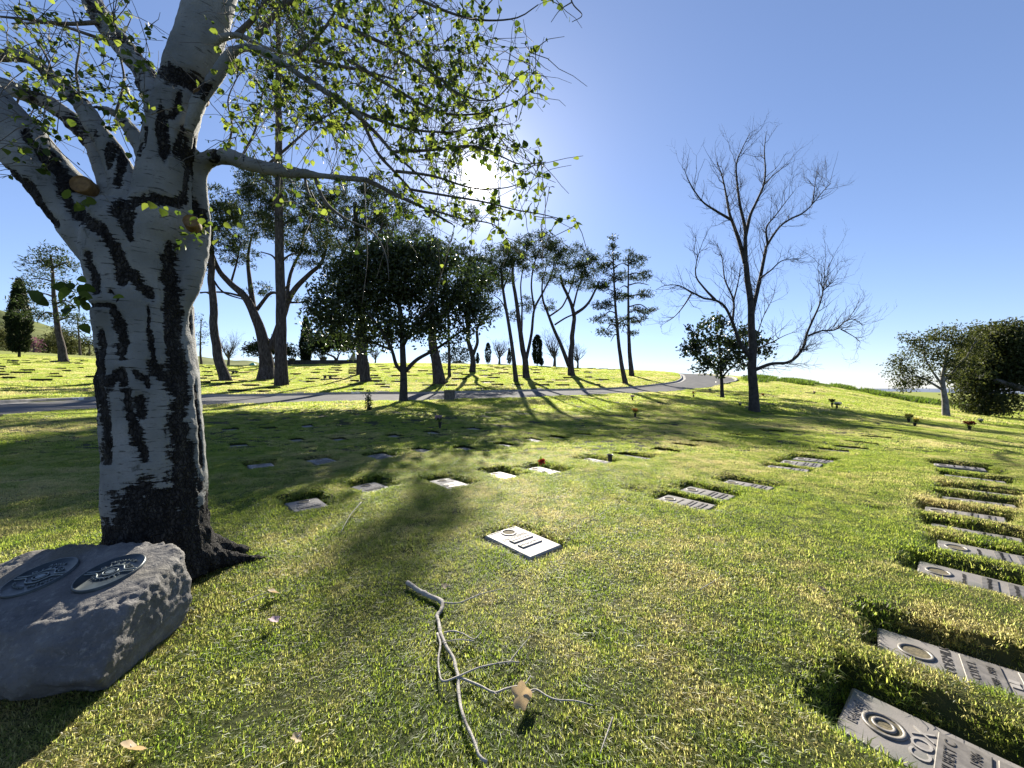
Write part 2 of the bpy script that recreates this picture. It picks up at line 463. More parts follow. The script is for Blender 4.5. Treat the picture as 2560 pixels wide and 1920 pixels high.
leaf_mat('petal_red', (0.28, 0.02, 0.02), (0.5, 0.06, 0.04), (0.4, 0.03, 0.02), (0.5, 0.08, 0.04), 0.35, 0.6, 0.2)
leaf_mat('petal_pink', (0.35, 0.22, 0.26), (0.6, 0.45, 0.48), (0.4, 0.25, 0.28), (0.5, 0.35, 0.4), 0.35, 0.6, 0.2)
simple('vase_metal', (0.03, 0.028, 0.026), (0.08, 0.072, 0.062), 10, 0.5, 0.2, 0.003, 0.4)
simple('bench_stone', (0.07, 0.065, 0.06), (0.14, 0.13, 0.12), 6, 0.85, 0.3, 0.01)
simple('stump_wood', (0.06, 0.052, 0.042), (0.17, 0.15, 0.12), 9, 0.9, 0.7, 0.02)
simple('pale_stone', (0.20, 0.20, 0.20), (0.34, 0.34, 0.33), 2, 0.8, 0.4, 0.03)
simple('dark_wall_stone', (0.03, 0.03, 0.035), (0.075, 0.07, 0.07), 2, 0.8, 0.4, 0.03)
simple('car_white', (0.5, 0.5, 0.5), (0.6, 0.6, 0.6), 2, 0.3, 0.0, 0.01, 0.0, 0.5)
simple('car_grey', (0.07, 0.075, 0.085), (0.10, 0.105, 0.115), 2, 0.3, 0.0, 0.01, 0.3, 0.5)
simple('car_glass', (0.015, 0.018, 0.02), (0.03, 0.034, 0.04), 2, 0.1, 0.0, 0.01, 0.0, 0.6)
simple('tyre_rubber', (0.015, 0.015, 0.015), (0.03, 0.03, 0.03), 5, 0.8, 0.1)
simple('tent_green', (0.10, 0.30, 0.22), (0.16, 0.42, 0.32), 2, 0.7, 0.1)
t = NT('hill_grass')
v = t.pos(); f = t.noise(v, 0.03, 5, 0.6); g = t.noise(v, 0.3, 4, 0.6)
c = t.ramp(t.math('ADD', t.math('MULTIPLY', f, 0.6), t.math('MULTIPLY', g, 0.4)), [(0.35, (0.045, 0.06, 0.02)), (0.5, (0.12, 0.14, 0.035)), (0.65, (0.18, 0.19, 0.055))])
t.done(t.bsdf(c, 0.95, spec=0.1))
t = NT('far_land')
v = t.pos(); f = t.noise(v, 0.004, 6, 0.6)
t.done(t.bsdf(t.ramp(f, [(0.35, (0.10, 0.11, 0.10)), (0.65, (0.20, 0.20, 0.19))]), 0.95, spec=0.1))
t = NT('far_hills')  # aerial haze is painted in as a blue-grey base colour
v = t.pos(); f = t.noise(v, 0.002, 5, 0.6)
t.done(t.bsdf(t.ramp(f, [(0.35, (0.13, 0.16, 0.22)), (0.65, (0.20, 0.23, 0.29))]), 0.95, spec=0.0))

# ------------------------------------------------------------------ terrain height
KN = {  # column of the photograph -> (depth, height) along that bearing
    -400: [(6, 0), (9, .35), (12, .65), (16, .7), (30, 2.2), (60, 6), (100, 11.6), (140, 12), (300, 6), (800, -15), (3000, -75)],
    0:    [(7, 0), (12.5, .55), (17, .63), (30, 1.75), (60, 5.3), (80, 8.2), (100, 10.3), (130, 10.8), (300, 6), (800, -15), (3000, -75)],
    240:  [(8, 0), (15.5, .515), (20.5, .54), (40, 2.5), (60, 4.9), (90, 8.1), (110, 8.8), (140, 8.8), (300, 5), (800, -15), (3000, -75)],
    560:  [(12, 0), (21, .385), (26.5, .53), (40, 1.7), (60, 4.0), (75, 5.1), (90, 5.3), (150, 4), (300, 0), (800, -18), (3000, -75)],
    1000: [(14, 0), (26, .42), (32, .6), (40, 1.5), (60, 4.2), (80, 6.1), (95, 6.4), (150, 4), (300, -3), (800, -22), (3000, -75)],
    1300: [(15, 0), (28.5, .45), (34.5, .72), (50, 2.4), (80, 5.75), (95, 5.9), (150, 3), (300, -6), (800, -25), (3000, -80)],
    1560: [(17, 0), (31.5, .725), (38, .95), (60, 3.56), (75, 4.1), (100, 3), (150, 0), (300, -10), (800, -30), (3000, -85)],
    1700: [(17, 0), (34.5, .83), (45, 1.75), (57, 3.16), (70, 3.5), (100, 1), (150, -4), (300, -14), (800, -34), (3000, -90)],
    1842: [(18, 0), (28, .45), (45, 1.78), (52, 2.6), (60, 2.8), (100, -1), (150, -6), (300, -16), (800, -36), (3000, -92)],
    1900: [(19, 0), (30, .62), (48, 2.4), (56, 2.5), (100, -2), (150, -7), (300, -18), (800, -38), (3000, -92)],
    2100: [(14, 0), (20, -.02), (30, .42), (44, 1.2), (52, 1.1), (100, -5), (150, -9), (300, -20), (800, -40), (3000, -95)],
    2300: [(10, 0), (18, -.25), (30, -.48), (42, -.4), (50, -.9), (100, -8), (150, -12), (300, -22), (800, -42), (3000, -98)],
    2560: [(8, 0), (15, -.45), (25, -1.0), (42, -1.2), (50, -1.8), (100, -9), (150, -13), (300, -23), (800, -43), (3000, -98)],
    2950: [(7, 0), (15, -.7), (25, -1.6), (42, -2.1), (50, -2.8), (100, -10), (150, -14), (300, -24), (800, -44), (3000, -98)],
}
_cs = np.array(sorted(KN)); _cg = np.linspace(-400, 2950, 135); _lg = np.linspace(math.log(5), math.log(4000), 260)
_tab = np.array([np.interp(_lg, [math.log(a) for a, b in KN[c]], [b for a, b in KN[c]], left=0.0) for c in _cs])
_T = np.array([np.interp(_cg, _cs, _tab[:, j]) for j in range(len(_lg))]).T
def _blur(A, axis, r):
    k = np.exp(-0.5 * (np.arange(-3 * r, 3 * r + 1) / r) ** 2); k /= k.sum()
    pad = [(0, 0), (0, 0)]; pad[axis] = (3 * r, 3 * r)
    B = np.pad(A, pad, mode='edge')
    return np.apply_along_axis(lambda q: np.convolve(q, k, 'valid'), axis, B)
_T = _blur(_blur(_T, 0, 2), 1, 2)

def table(x, y):
    yy = np.maximum(y, 5.0)
    c = np.clip(CX + F * x / yy, -400, 2950); l = np.clip(np.log(yy), _lg[0], _lg[-1])
    a = (c - _cg[0]) / (_cg[1] - _cg[0]); b = (l - _lg[0]) / (_lg[1] - _lg[0])
    i = np.clip(a.astype(int), 0, len(_cg) - 2); j = np.clip(b.astype(int), 0, len(_lg) - 2)
    a -= i; b -= j
    return _T[i, j] * (1 - a) * (1 - b) + _T[i + 1, j] * a * (1 - b) + _T[i, j + 1] * (1 - a) * b + _T[i + 1, j + 1] * a * b

# road edges, laid out on the ground as (bearing column, depth)
FAR_E = [(-330, 11.0), (-200, 13.4), (0, 17), (240, 20.5), (560, 26.5), (800, 29.5), (1000, 32), (1300, 34.5), (1500, 36.5), (1600, 38.3), (1660, 40.6), (1693, 43.6), (1706, 47), (1702, 51), (1684, 58), (1650, 66)]
NEAR_E = [(-330, 7.0), (-200, 9.4), (0, 12.6), (240, 15.5), (560, 21), (760, 23.6), (1000, 26), (1300, 28.6), (1560, 31.5), (1690, 34.5), (1790, 38.3), (1828, 42), (1842, 45.5), (1834, 49), (1802, 54), (1742, 60)]
def edge_xy(E, n):
    q = np.array([[(c - CX) / F * y, y] for c, y in E])
    return smooth_path(q, n)
NR = 160
farE, nearE = edge_xy(FAR_E, NR), edge_xy(NEAR_E, NR)
_pair = nearE[np.argmin(((farE[:, None] - nearE[None]) ** 2).sum(2), axis=1)]
midE = (farE + _pair) / 2; halfW = np.linalg.norm(farE - _pair, axis=1) / 2
_k = np.ones(9) / 9
midE = np.c_[np.convolve(np.pad(midE[:, 0], 4, mode='reflect', reflect_type='odd'), _k, 'valid'), np.convolve(np.pad(midE[:, 1], 4, mode='reflect', reflect_type='odd'), _k, 'valid')]
midE = smooth_path(midE, NR)
halfW = np.convolve(np.pad(halfW, 10, mode='edge'), np.ones(21) / 21, 'valid')
_t = np.gradient(midE, axis=0); _t /= np.linalg.norm(_t, axis=1)[:, None]
nrmE = np.c_[-_t[:, 1], _t[:, 0]]
farE, nearE = midE + nrmE * halfW[:, None], midE - nrmE * halfW[:, None]

def road_coords(x, y):
    """signed offset from the road's middle (towards the far kerb) and the local half width"""
    p = np.c_[x, y]; off = np.full(len(p), 99.0); hw = np.full(len(p), 3.0)
    sel = np.where((y > 5) & (y < 75) & (x > -45) & (x < 45))[0]
    for s in range(0, len(sel), 20000):
        q = sel[s:s + 20000]
        d = p[q][:, None, :] - midE[None]
        i = np.argmin((d ** 2).sum(2), axis=1)
        r = d[np.arange(len(q)), i]
        sd = (r * nrmE[i]).sum(1); dist = np.linalg.norm(r, axis=1)
        off[q] = np.where(dist > halfW[i] + 3, np.sign(sd) * dist, sd); hw[q] = halfW[i]
    return off, hw

MARK = []     # flat grave markers: (x, y, angle, length, width)
ANG = math.radians(-47)
def bare_h(x, y):
    x = np.asarray(x, float); y = np.asarray(y, float)
    z = table(x, y)
    r = np.hypot(x, y); p = np.c_[x, y, np.zeros(len(x))]
    z = z + 0.012 * vnoise(p, 2.1, 3) * (1 - sstep(9, 16, r)) + 0.03 * vnoise(p, 0.6, 5) * sstep(3, 7, r) * (1 - sstep(45, 70, r))
    z = z + 0.05 * vnoise(p * np.array([0.45, 1, 1]), 0.32, 9) * sstep(12, 25, r)
    return z
def hgt(x, y, carve=False):
    z = bare_h(x, y)
    off, hw = road_coords(np.asarray(x, float), np.asarray(y, float))
    lawn = sstep(0.0, 0.5, off - hw - 0.05)
    far_side = np.where((off > 0) & (off < 60), lawn, 0)
    z = z + 0.13 * far_side * (1 - sstep(8, 25, off - hw))
    if carve:
        z = z - 0.16 * (1 - sstep(-0.35, 0.0, np.abs(off) - hw))
        for (dx_, dy_, dr_) in DIVOT:
            z = z - 0.06 * np.exp(-(((x - dx_) ** 2 + (y - dy_) ** 2) / dr_ ** 2))
        for (mx, my, an, L, W, dep) in MARK:
            if my > 13.5: continue
            sel = np.where((np.abs(x - mx) < 1.2) & (np.abs(y - my) < 1.2))[0]
            if not len(sel): continue
            dx, dy = x[sel] - mx, y[sel] - my
            u = dx * math.cos(an) + dy * math.sin(an); w = -dx * math.sin(an) + dy * math.cos(an)
            e = np.maximum(np.abs(u) - L / 2, np.abs(w) - W / 2)
            z[sel] -= (dep + 0.05) * (1 - sstep(0.03, 0.10 if my > 8.3 else 0.17, e + 0.02 * vnoise(np.c_[x[sel], y[sel], 0 * x[sel]], 7.0, 6)))
    return z
DIVOT = []
def h1(x, y): return float(hgt(np.array([x]), np.array([y]))[0])

_march = np.exp(np.linspace(math.log(0.9), math.log(220), 1600))
def G(px, py):
    """point of the ground met along a bearing of the photograph"""
    x = (px - CX) / F * _march; z = H - (py - CY) / F * _march
    g = bare_h(x, _march)
    k = np.where(z <= g)[0]
    i = k[0] if len(k) else len(_march) - 1
    return np.array([x[i], _march[i], h1(x[i], _march[i])])

# ------------------------------------------------------------------ grave markers: where they lie
ROWS = [  # rows run away to the upper right; (row name, [(px, py)], near to far)
 ('rightmost row', [None, None, (2440, 1432), (2475, 1372), (2436, 1318), (2408, 1276), (2448, 1246), (2448, 1220), (2438, 1190), (2420, 1172), (2398, 1158), (2455, 1129), (2445, 1105)]),
 ('mid lawn row', [None, (1712, 1247), (1766, 1224), (1866, 1205), (1966, 1167), (2001, 1154), (2033, 1143), (2083, 1124), (2125, 1118), (2153, 1105), (2190, 1092)]),
 ('first row right of the trunk', [(769, 1250), (930, 1208), (1122, 1199), (1256, 1179), (1358, 1168), (1490, 1146), (1584, 1136), (1663, 1124), (1712, 1111), (1759, 1103), (1850, 1087), (1930, 1076)]),
 ('second row beyond the trunk', [(655, 1159), (806, 1148), (952, 1137), (1053, 1124), (1162, 1119), (1263, 1110), (1334, 1098), (1397, 1093), (1455, 1085), (1567, 1072), (1665, 1061), (1760, 1049)]),
 ('third row beyond the trunk', [(598, 1111), (742, 1099), (847, 1097), (985, 1088), (1080, 1080), (1184, 1070), (1247, 1064), (1335, 1056), (1445, 1046), (1540, 1040)]),
 ('fourth row beyond the trunk', [(576, 1073), (674, 1070), (768, 1064), (862, 1060), (938, 1058), (1040, 1051), (1112, 1046), (1215, 1041), (1310, 1035)]),
 ('fifth row beyond the trunk', [(554, 1058), (634, 1051), (713, 1046), (803, 1041), (890, 1036), (985, 1031)]),
 ('sixth row beyond the trunk', [(605, 1037), (692, 1033), (780, 1031), (862, 1027)]),
 ('row by the shaded road', [(587, 1024), (659, 1023), (720, 1022)]),
]
ORD = ['first', 'second', 'third', 'fourth', 'fifth', 'sixth', 'seventh', 'eighth', 'ninth', 'tenth', 'eleventh', 'twelfth', 'thirteenth']
SPEC = []   # (x, y, angle, L, W, depth, label, kind)
SPEC.append((1.845, 1.655, math.radians(-51), 0.64, 0.39, .095, 'grey marker reading COX, with round vase ring, in the bottom corner', 'cox'))
SPEC.append((2.53, 2.165, math.radians(-43), 0.68, 0.37, .10, 'long marker reading LOUDERMILK beside the marker reading COX', 'loud'))
SPEC.append((0.10, 3.70, math.radians(-48), 0.64, 0.42, .005, 'pale lone marker with two raised plates in open mid lawn', 'jac'))
for rn, pts in ROWS:
    for i, q in enumerate(pts):
        if q is None: continue
        g = G(*q)
        a = ANG + U(-.06, .06)
        where = ('%s flat marker from the near end of the %s' % (ORD[i], rn))
        SPEC.append((g[0], g[1], a, 0.64, 0.40 if rn != 'rightmost row' else 0.36, (.055 + U(0, .03) if rn == 'rightmost row' else .04 + U(0, .02) if rn == 'mid lawn row' else .06 + U(0, .02) if rn.startswith('first') else .035 + U(0, .03)), 'sunken ' + where, 'plain'))
for s in SPEC: MARK.append(s[:6])
FARM = []
for r_ in range(15):
    y = 30.5 + r_ * 2.6
    for x in np.arange(-1.30 * y, min(.32 * y, 30), 2.3):
        if U(0, 1) < .42: FARM.append((x + U(-.3, .3), y + U(-.25, .25) + .06 * x))
FARM = [FARM[i] for i in RNG.permutation(len(FARM))[:270]]
for q in ((1475, 1592, .075), (1995, 1228, .10), (1585, 1222, .16), (2190, 1270, .10)):
    g = G(*q[:2]); DIVOT.append((g[0], g[1], q[2]))
# ------------------------------------------------------------------ ground sheet
def axis(lo, hi, step, end_lo, end_hi, g=0.03):
    a = list(np.arange(lo, hi, step)); s = step; v = a[-1]
    while v < end_hi:
        s *= 1 + g; v += s; a.append(v)
    s = step; v = lo
    while v > end_lo:
        s *= 1 + g; v -= s; a.insert(0, v)
    return np.array(a)
gx = axis(-6.6, 9.6, 0.05, -5000, 5000); gy = axis(1.0, 11.5, 0.05, -600, 6000)
XX, YY = np.meshgrid(gx, gy, indexing='ij')
zz = hgt(XX.ravel(), YY.ravel(), carve=True)
nx, ny = len(gx), len(gy)
ii, jj = np.meshgrid(np.arange(nx - 1), np.arange(ny - 1), indexing='ij')
q = np.stack([ii * ny + jj, (ii + 1) * ny + jj, (ii + 1) * ny + jj + 1, ii * ny + jj + 1], -1).reshape(-1, 4)
mb = MB(); mb.add(np.c_[XX.ravel(), YY.ravel(), zz], [q])
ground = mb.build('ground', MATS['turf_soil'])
tag(ground, kind='structure')

# road with its gutter and kerbs
def strip(mb, A, B, za, zb, n):
    V = []
    for k in range(n + 1):
        s = k / n
        xy = A * (1 - s) + B * s
        V.append(np.c_[xy, za * (1 - s) + zb * s])
    V = np.array(V); m = len(A)
    i, j = np.meshgrid(np.arange(n), np.arange(m - 1), indexing='ij')
    mb.add(V.reshape(-1, 3), [np.stack([i * m + j, i * m + j + 1, (i + 1) * m + j + 1, (i + 1) * m + j], -1).reshape(-1, 4)])
zf = bare_h(farE[:, 0], farE[:, 1]); zn = bare_h(nearE[:, 0], nearE[:, 1])
zf = np.convolve(np.pad(zf, 4, mode='edge'), np.ones(9) / 9, 'valid'); zn = np.convolve(np.pad(zn, 4, mode='edge'), np.ones(9) / 9, 'valid')
mb = MB()
strip(mb, nearE, farE, zn, zf, 10)
strip(mb, nearE, nearE - nrmE * 0.02, zn, zn - 0.3, 1)
road = tag(mb.build('road', MATS['asphalt']), kind='structure')
def kerb_profile(name, E, Z, sgn, prof, seg=None):
    mb = MB(); m = len(E); K = len(prof)
    V = np.array([np.c_[E + nrmE * sgn * o, Z + h] for o, h in prof])
    i, j = np.meshgrid(np.arange(K - 1), np.arange(m - 1), indexing='ij')
    f = np.stack([i * m + j, i * m + j + 1, (i + 1) * m + j + 1, (i + 1) * m + j], -1).reshape(-1, 4)
    mb.add(V.reshape(-1, 3), [f if sgn > 0 else f[:, ::-1]])
    return tag(mb.build(name, MATS['kerb_concrete'], smooth=False), kind='structure')
kerb_profile('kerb', farE, zf, 1, [(-0.42, -0.05), (-0.42, 0.006), (-0.02, 0.004), (0.0, 0.02), (0.02, 0.135), (0.05, 0.16), (0.17, 0.16), (0.18, -0.2)])
s0 = 112
_E, _Z, _N = nearE, zn, nrmE
def kerb_near(lo, hi):
    mb = MB(); E = nearE[lo:hi]; Z = zn[lo:hi]; N = nrmE[lo:hi]; m = len(E)
    prof = [(-0.42, -0.05), (-0.42, 0.006), (-0.02, 0.004), (0.0, 0.02), (0.02, 0.12), (0.05, 0.14), (0.20, 0.14), (0.22, -0.2)]
    V = np.array([np.c_[E - N * o, Z + h] for o, h in prof])
    i, j = np.meshgrid(np.arange(len(prof) - 1), np.arange(m - 1), indexing='ij')
    f = np.stack([i * m + j, i * m + j + 1, (i + 1) * m + j + 1, (i + 1) * m + j], -1).reshape(-1, 4)
    mb.add(V.reshape(-1, 3), [f[:, ::-1]])
    tag(mb.build('kerb', MATS['kerb_concrete'], smooth=False), kind='structure')
kerb_near(s0, NR)

def text_mesh(txt, size, ext=0.004, align='CENTER'):
    cu = bpy.data.curves.new('lettering', 'FONT')
    cu.body = txt; cu.size = size; cu.extrude = ext; cu.align_x = align; cu.align_y = 'CENTER'; cu.resolution_u = 3
    o = bpy.data.objects.new('lettering', cu); COL.objects.link(o)
    bpy.context.view_layer.update()
    m = bpy.data.meshes.new_from_object(o.evaluated_get(bpy.context.evaluated_depsgraph_get()))
    bpy.data.objects.remove(o); bpy.data.curves.remove(cu)
    m.name = 'lettering'
    return m

# painted house numbers on the kerb face
def kerb_number(px, txt, label):
    cols = CX + F * farE[:, 0] / farE[:, 1]
    i = int(np.argmin(np.abs(cols - px)))
    n = nrmE[i]; p = np.array([*(farE[i] + n * 0.006), zf[i] + 0.085])
    o = empty('kerb_number', p, math.atan2(-n[0], n[1]))
    MB().box((0, -0.004, 0), (0.62, 0.01, 0.115)).build('painted_panel', MATS['white_paint'], o, smooth=False)
    tm = text_mesh(txt, 0.125, 0.002); tx = link('digits', tm, MATS['black_paint'], o)
    tx.rotation_euler = (math.radians(90), 0, 0); tx.location = (0, -0.0105, 0)
    tag(o, label, 'kerb number')
kerb_number(196, '378', 'white kerb number panel left of the pale trunk')
kerb_number(890, '376', 'white kerb number panel in front of the pine trunks')

# ------------------------------------------------------------------ grave markers
def rounded_slab(L, W, T, bev=0.012):
    """slab with a chamfered top edge, top at z = 0"""
    mb = MB()
    l, w = L / 2, W / 2
    def ring(a, b, z): return np.array([[-a, -b, z], [a, -b, z], [a, b, z], [-a, b, z]])
    V = np.vstack([ring(l, w, -T), ring(l, w, -bev), ring(l - bev, w - bev, 0)])
    f = [[4, 5, 1, 0][::-1]]
    Fq = []
    for k in range(2):
        for j in range(4):
            Fq.append([k * 4 + j, k * 4 + (j + 1) % 4, (k + 1) * 4 + (j + 1) % 4, (k + 1) * 4 + j])
    Fq.append([8, 9, 10, 11])
    mb.add(V, [np.array(Fq)])
    return mb
def ring_mesh(r0, r1, h, n=24, sx=1.0):
    mb = MB(); a = np.arange(n) * 2 * math.pi / n
    V = []
    for r, z in ((r1, 0), (r1, h), (r0, h), (r0, -0.004)):
        V.append(np.c_[np.cos(a) * r * sx, np.sin(a) * r, np.full(n, z)])
    V = np.array(V).reshape(-1, 3); Fq = []
    for k in range(3):
        for j in range(n): Fq.append([k * n + j, k * n + (j + 1) % n, (k + 1) * n + (j + 1) % n, (k + 1) * n + j])
    mb.add(V, [np.array(Fq)])
    return mb
def disc_mesh(r, z, n=24, sx=1.0, sy=1.0):
    a = np.arange(n) * 2 * math.pi / n
    V = np.vstack([np.c_[np.cos(a) * r * sx, np.sin(a) * r * sy, np.full(n, z)], [[0, 0, z]]])
    return MB().add(V, [np.array([[n, j, (j + 1) % n] for j in range(n)])])
SLAB = {}
def slab(L, W):
    k = (round(L, 2), round(W, 2))
    if k not in SLAB: SLAB[k] = rounded_slab(L, W, 0.10).mesh('slab', smooth=False)
    return SLAB[k]
RING = ring_mesh(0.062, 0.078, 0.008).mesh('vase_ring')
WELL = disc_mesh(0.063, 0.0025).mesh('vase_well')
PLATE = rounded_slab(0.155, 0.30, 0.006, 0.003).mesh('name_plate', smooth=False)
BARM = {}
def letter_bars(seed):
    """raised strokes standing for worn lettering too small to read"""
    if seed in BARM: return BARM[seed]
    r = np.random.default_rng(seed); mb = MB()
    y = -0.11
    while y < 0.11:
        w = r.uniform(.006, .011)
        mb.box((r.uniform(-.004, .004), y, 0.002), (r.uniform(.017, .024), w * .40, 0.003))
        if r.random() < .5: mb.box((r.choice([-.009, .009, 0]), y + w * .5, 0.002), (.004, w, 0.003))
        y += w + .010
    BARM[seed] = mb.mesh('lettering', smooth=False)
    return BARM[seed]
def up_text(txt, size, x, y, parent, mat, z=0.0, ext=0.003):
    """text whose lines run across the slab: baseline along the slab's +Y, top towards -X"""
    o = link('lettering', text_mesh(txt, size, ext), MATS[mat], parent)
    o.rotation_euler = (0, 0, math.radians(90)); o.location = (x, y, z)
    return o
for (mx, my, an, L, W, dep, label, kind) in SPEC:
    z = h1(mx, my) - dep
    near = my < 13.5
    sl = 0.0 if near else 0.03
    o = empty('grave_marker', (mx, my, z + sl), an)
    # terrain slope under the slab
    gxs = (h1(mx + .3, my) - h1(mx - .3, my)) / .6; gys = (h1(mx, my + .3) - h1(mx, my - .3)) / .6
    n = Vector((-gxs, -gys, 1)).normalized()
    o.rotation_mode = 'QUATERNION'
    o.rotation_quaternion = Vector((0, 0, 1)).rotation_difference(n) @ Quaternion((0, 0, 1), an)
    tag(o, label, 'grave marker', 'flat grave markers set in the lawn')
    sl_o = link('slab', slab(L, W) if kind != 'jac' else slab(L, W).copy(), None if kind == 'jac' else MATS['marker_granite'], o)
    if kind == 'jac': sl_o.data.materials.clear(); sl_o.data.materials.append(MATS['marker_pale'])
    if kind in ('cox', 'loud'):
        vx = -0.175
        link('vase_ring', RING, MATS['marker_bronze'], o, (vx, 0, 0)); link('vase_well', WELL, MATS['vase_well'], o, (vx, 0, 0))
        if kind == 'cox':
            ri = link('vase_lid', ring_mesh(0.03, 0.044, 0.006).mesh('vase_lid'), MATS['marker_bronze'], o, (vx, 0, 0.002))
            up_text('Beloved', 0.055, -0.275, 0, o, 'marker_bronze')
            up_text('COX', 0.10, -0.05, 0.0, o, 'lettering_raised', 0, 0.005)
            for px_, a, b, c in ((0.065, 'GILBERT C', '1911   1986', 0.062), (0.235, 'EDNA', '1914', 0.05)):
                p = link('name_plate', PLATE, MATS['marker_bronze'], o, (px_, -0.005, 0.008))
                up_text(a, 0.05, -0.038, 0, p, 'lettering_dark')
                for q_, y_ in zip(b.split(), (-.075, .075)): up_text(q_, 0.046, 0.035, y_, p, 'lettering_dark')
        else:
            up_text('LOUDERMILK', 0.062, -0.045, 0.0, o, 'lettering_dark', 0, 0.003)
            for px_, a, b in ((0.085, 'CLYDE L', '1909 - 1984'), (0.30, 'NELLIE A', '1912 -')):
                p = link('name_plate', PLATE, MATS['marker_bronze'], o, (px_, 0, 0.008))
                up_text(a, 0.048, -0.038, 0, p, 'lettering_dark'); up_text(b, 0.042, 0.035, 0, p, 'lettering_dark')
            em_ = MB().box((0, -.02, 0.003), (.035, .034, .006), 0.12).box((0, .02, 0.003), (.035, .034, .006), -0.12)
            em_.build('book_emblem', MATS['lettering_raised'], o, smooth=False, loc=(0.19, 0, 0))
    elif kind == 'jac':
        link('vase_ring', RING, MATS['marker_bronze'], o, (-0.22, 0.02, 0)); link('vase_well', WELL, MATS['vase_well'], o, (-0.22, 0.02, 0))
        MB().box((0, 0, 0.002), (0.012, 0.34, 0.004)).build('border_line', MATS['lettering_dark'], o, smooth=False, loc=(-0.30, 0, 0))
        up_text('JACOBINE', 0.068, -0.11, 0.0, o, 'lettering_dark')
        for x_, y_, w_ in ((-0.025, 0.01, 0.25), (0.105, 0.0, 0.25)):
            p = MB(); p.box((0, 0, .006), (0.075, w_, .012)); p = p.build('name_plate', MATS['marker_pale'], o, smooth=False, loc=(x_, y_, 0))
            link('lettering', letter_bars(int(x_ * 1000) + 90), MATS['lettering_dark'], p, (0, 0, 0.012))
        up_text('&', 0.06, 0.04, 0.0, o, 'lettering_dark')
    elif my < 9.0:
        link('vase_ring', RING, MATS['marker_bronze'], o, (-0.2, 0, 0)); link('vase_well', WELL, MATS['vase_well'], o, (-0.2, 0, 0))
        link('lettering', letter_bars(int(U(1, 6))), MATS['lettering_worn'], o, (-0.06, 0, 0))
        for x_ in (0.07, 0.2):
            p = MB().box((0, 0, .004), (0.08, 0.26, .008)).build('name_plate', MATS['marker_bronze'], o, smooth=False, loc=(x_, 0, 0))
            link('lettering', letter_bars(int(U(1, 6))), MATS['lettering_dark'], p, (0, 0, 0.008))
farslab = slab(0.66, 0.46)
edge_mesh = MB().box((0, 0, 0.02), (1.0, 0.05, 0.17)).box((-.42, -.12, 0.01), (.05, .26, .13)).mesh('turf_edge', smooth=False); edge_mesh.materials.append(MATS['turf_soil'])
for i, (x, y) in enumerate(FARM):
    off, hw = road_coords(np.array([x]), np.array([y]))
    if off[0] < hw[0] + 1.0: continue
    o = link('grave_marker', farslab, MATS['marker_granite'], None, (x, y, h1(x, y) + 0.005))
    o.rotation_euler = (math.atan(0.1), 0, U(-.25, .15)); o.scale = (1.0, 0.7, 1)
    e_ = link('turf_edge', edge_mesh, None, o, (0, 0.34, 0)); e_.scale = (U(.8, 1.7), 1, U(1.0, 1.5))
    tag(o, 'flat grave marker sunk in the sunlit lawn across the road', 'grave marker', 'flat markers on the lawn across the road')
FAR_OK = [(x, y) for x, y in FARM]

# ------------------------------------------------------------------ boulder with two oval plaques
def remesh(mb, name, voxel, smooth_it=3):
    m = mb.mesh(name); o = bpy.data.objects.new(name, m); COL.objects.link(o)
    r = o.modifiers.new('r', 'REMESH'); r.mode = 'VOXEL'; r.voxel_size = voxel; r.use_smooth_shade = True
    if smooth_it:
        s = o.modifiers.new('s', 'SMOOTH'); s.factor = 0.5; s.iterations = smooth_it
    bpy.context.view_layer.update()
    out = bpy.data.meshes.new_from_object(o.evaluated_get(bpy.context.evaluated_depsgraph_get()))
    bpy.data.objects.remove(o); bpy.data.meshes.remove(m)
    out.name = name
    return out
def mesh_arrays(m):
    V = np.zeros(len(m.vertices) * 3); m.vertices.foreach_get('co', V); V = V.reshape(-1, 3)
    N = np.zeros(len(m.vertices) * 3); m.vertices.foreach_get('normal', N)
    return V, N.reshape(-1, 3)
import bmesh
def hull_mb(pts):
    bm = bmesh.new()
    for p in pts: bm.verts.new(p)
    bmesh.ops.convex_hull(bm, input=bm.verts)
    bm.verts.ensure_lookup_table(); bm.verts.index_update()
    V = np.array([v.co[:] for v in bm.verts]); Fs = [[v.index for v in f.verts] for f in bm.faces]
    used = sorted({i for f in Fs for i in f}); mp = {u: k for k, u in enumerate(used)}
    bm.free()
    mb = MB(); mb.add(V[used], [np.array([[mp[i] for i in f] for f in Fs if len(f) == 3])])
    return mb
rock_pts = [P(80, 1378, 2.50), P(200, 1366, 2.56), P(330, 1362, 2.56), P(400, 1352, 2.55), P(452, 1366, 2.46), P(462, 1392, 2.42),
            P(476, 1450, 2.44), P(478, 1500, 2.42), P(445, 1560, 2.44), P(330, 1510, 1.98), P(300, 1560, 1.92), P(150, 1600, 1.86), P(0, 1580, 1.86), P(-140, 1560, 1.95),
            P(250, 1700, 1.80), P(120, 1712, 1.78), P(-60, 1700, 1.80), P(330, 1640, 2.0), P(400, 1590, 2.2),
            P(0, 1430, 2.42), P(-180, 1500, 2.35), (-3.75, 2.3, 0.0), (-3.7, 2.55, 0.05), (-2.5, 2.68, 0.1), (-3.0, 2.66, 0.12), (-2.34, 2.62, 0.2),
            (-2.02, 1.95, -0.12), (-3.3, 1.9, -0.12), (-2.4, 2.66, -0.12), (-3.4, 2.62, -0.12), (-2.08, 2.3, -0.12)]
rm = remesh(hull_mb(rock_pts), 'rock', 0.013, 4)
V, N = mesh_arrays(rm)
PLQ = [np.array([-2.74, 2.235]), np.array([-2.335, 2.235])]
flat = np.ones(len(V))
for c in PLQ:
    flat *= sstep(0.22, 0.34, np.hypot((V[:, 0] - c[0]), (V[:, 1] - c[1]) * 1.15)) * 0.88 + 0.12
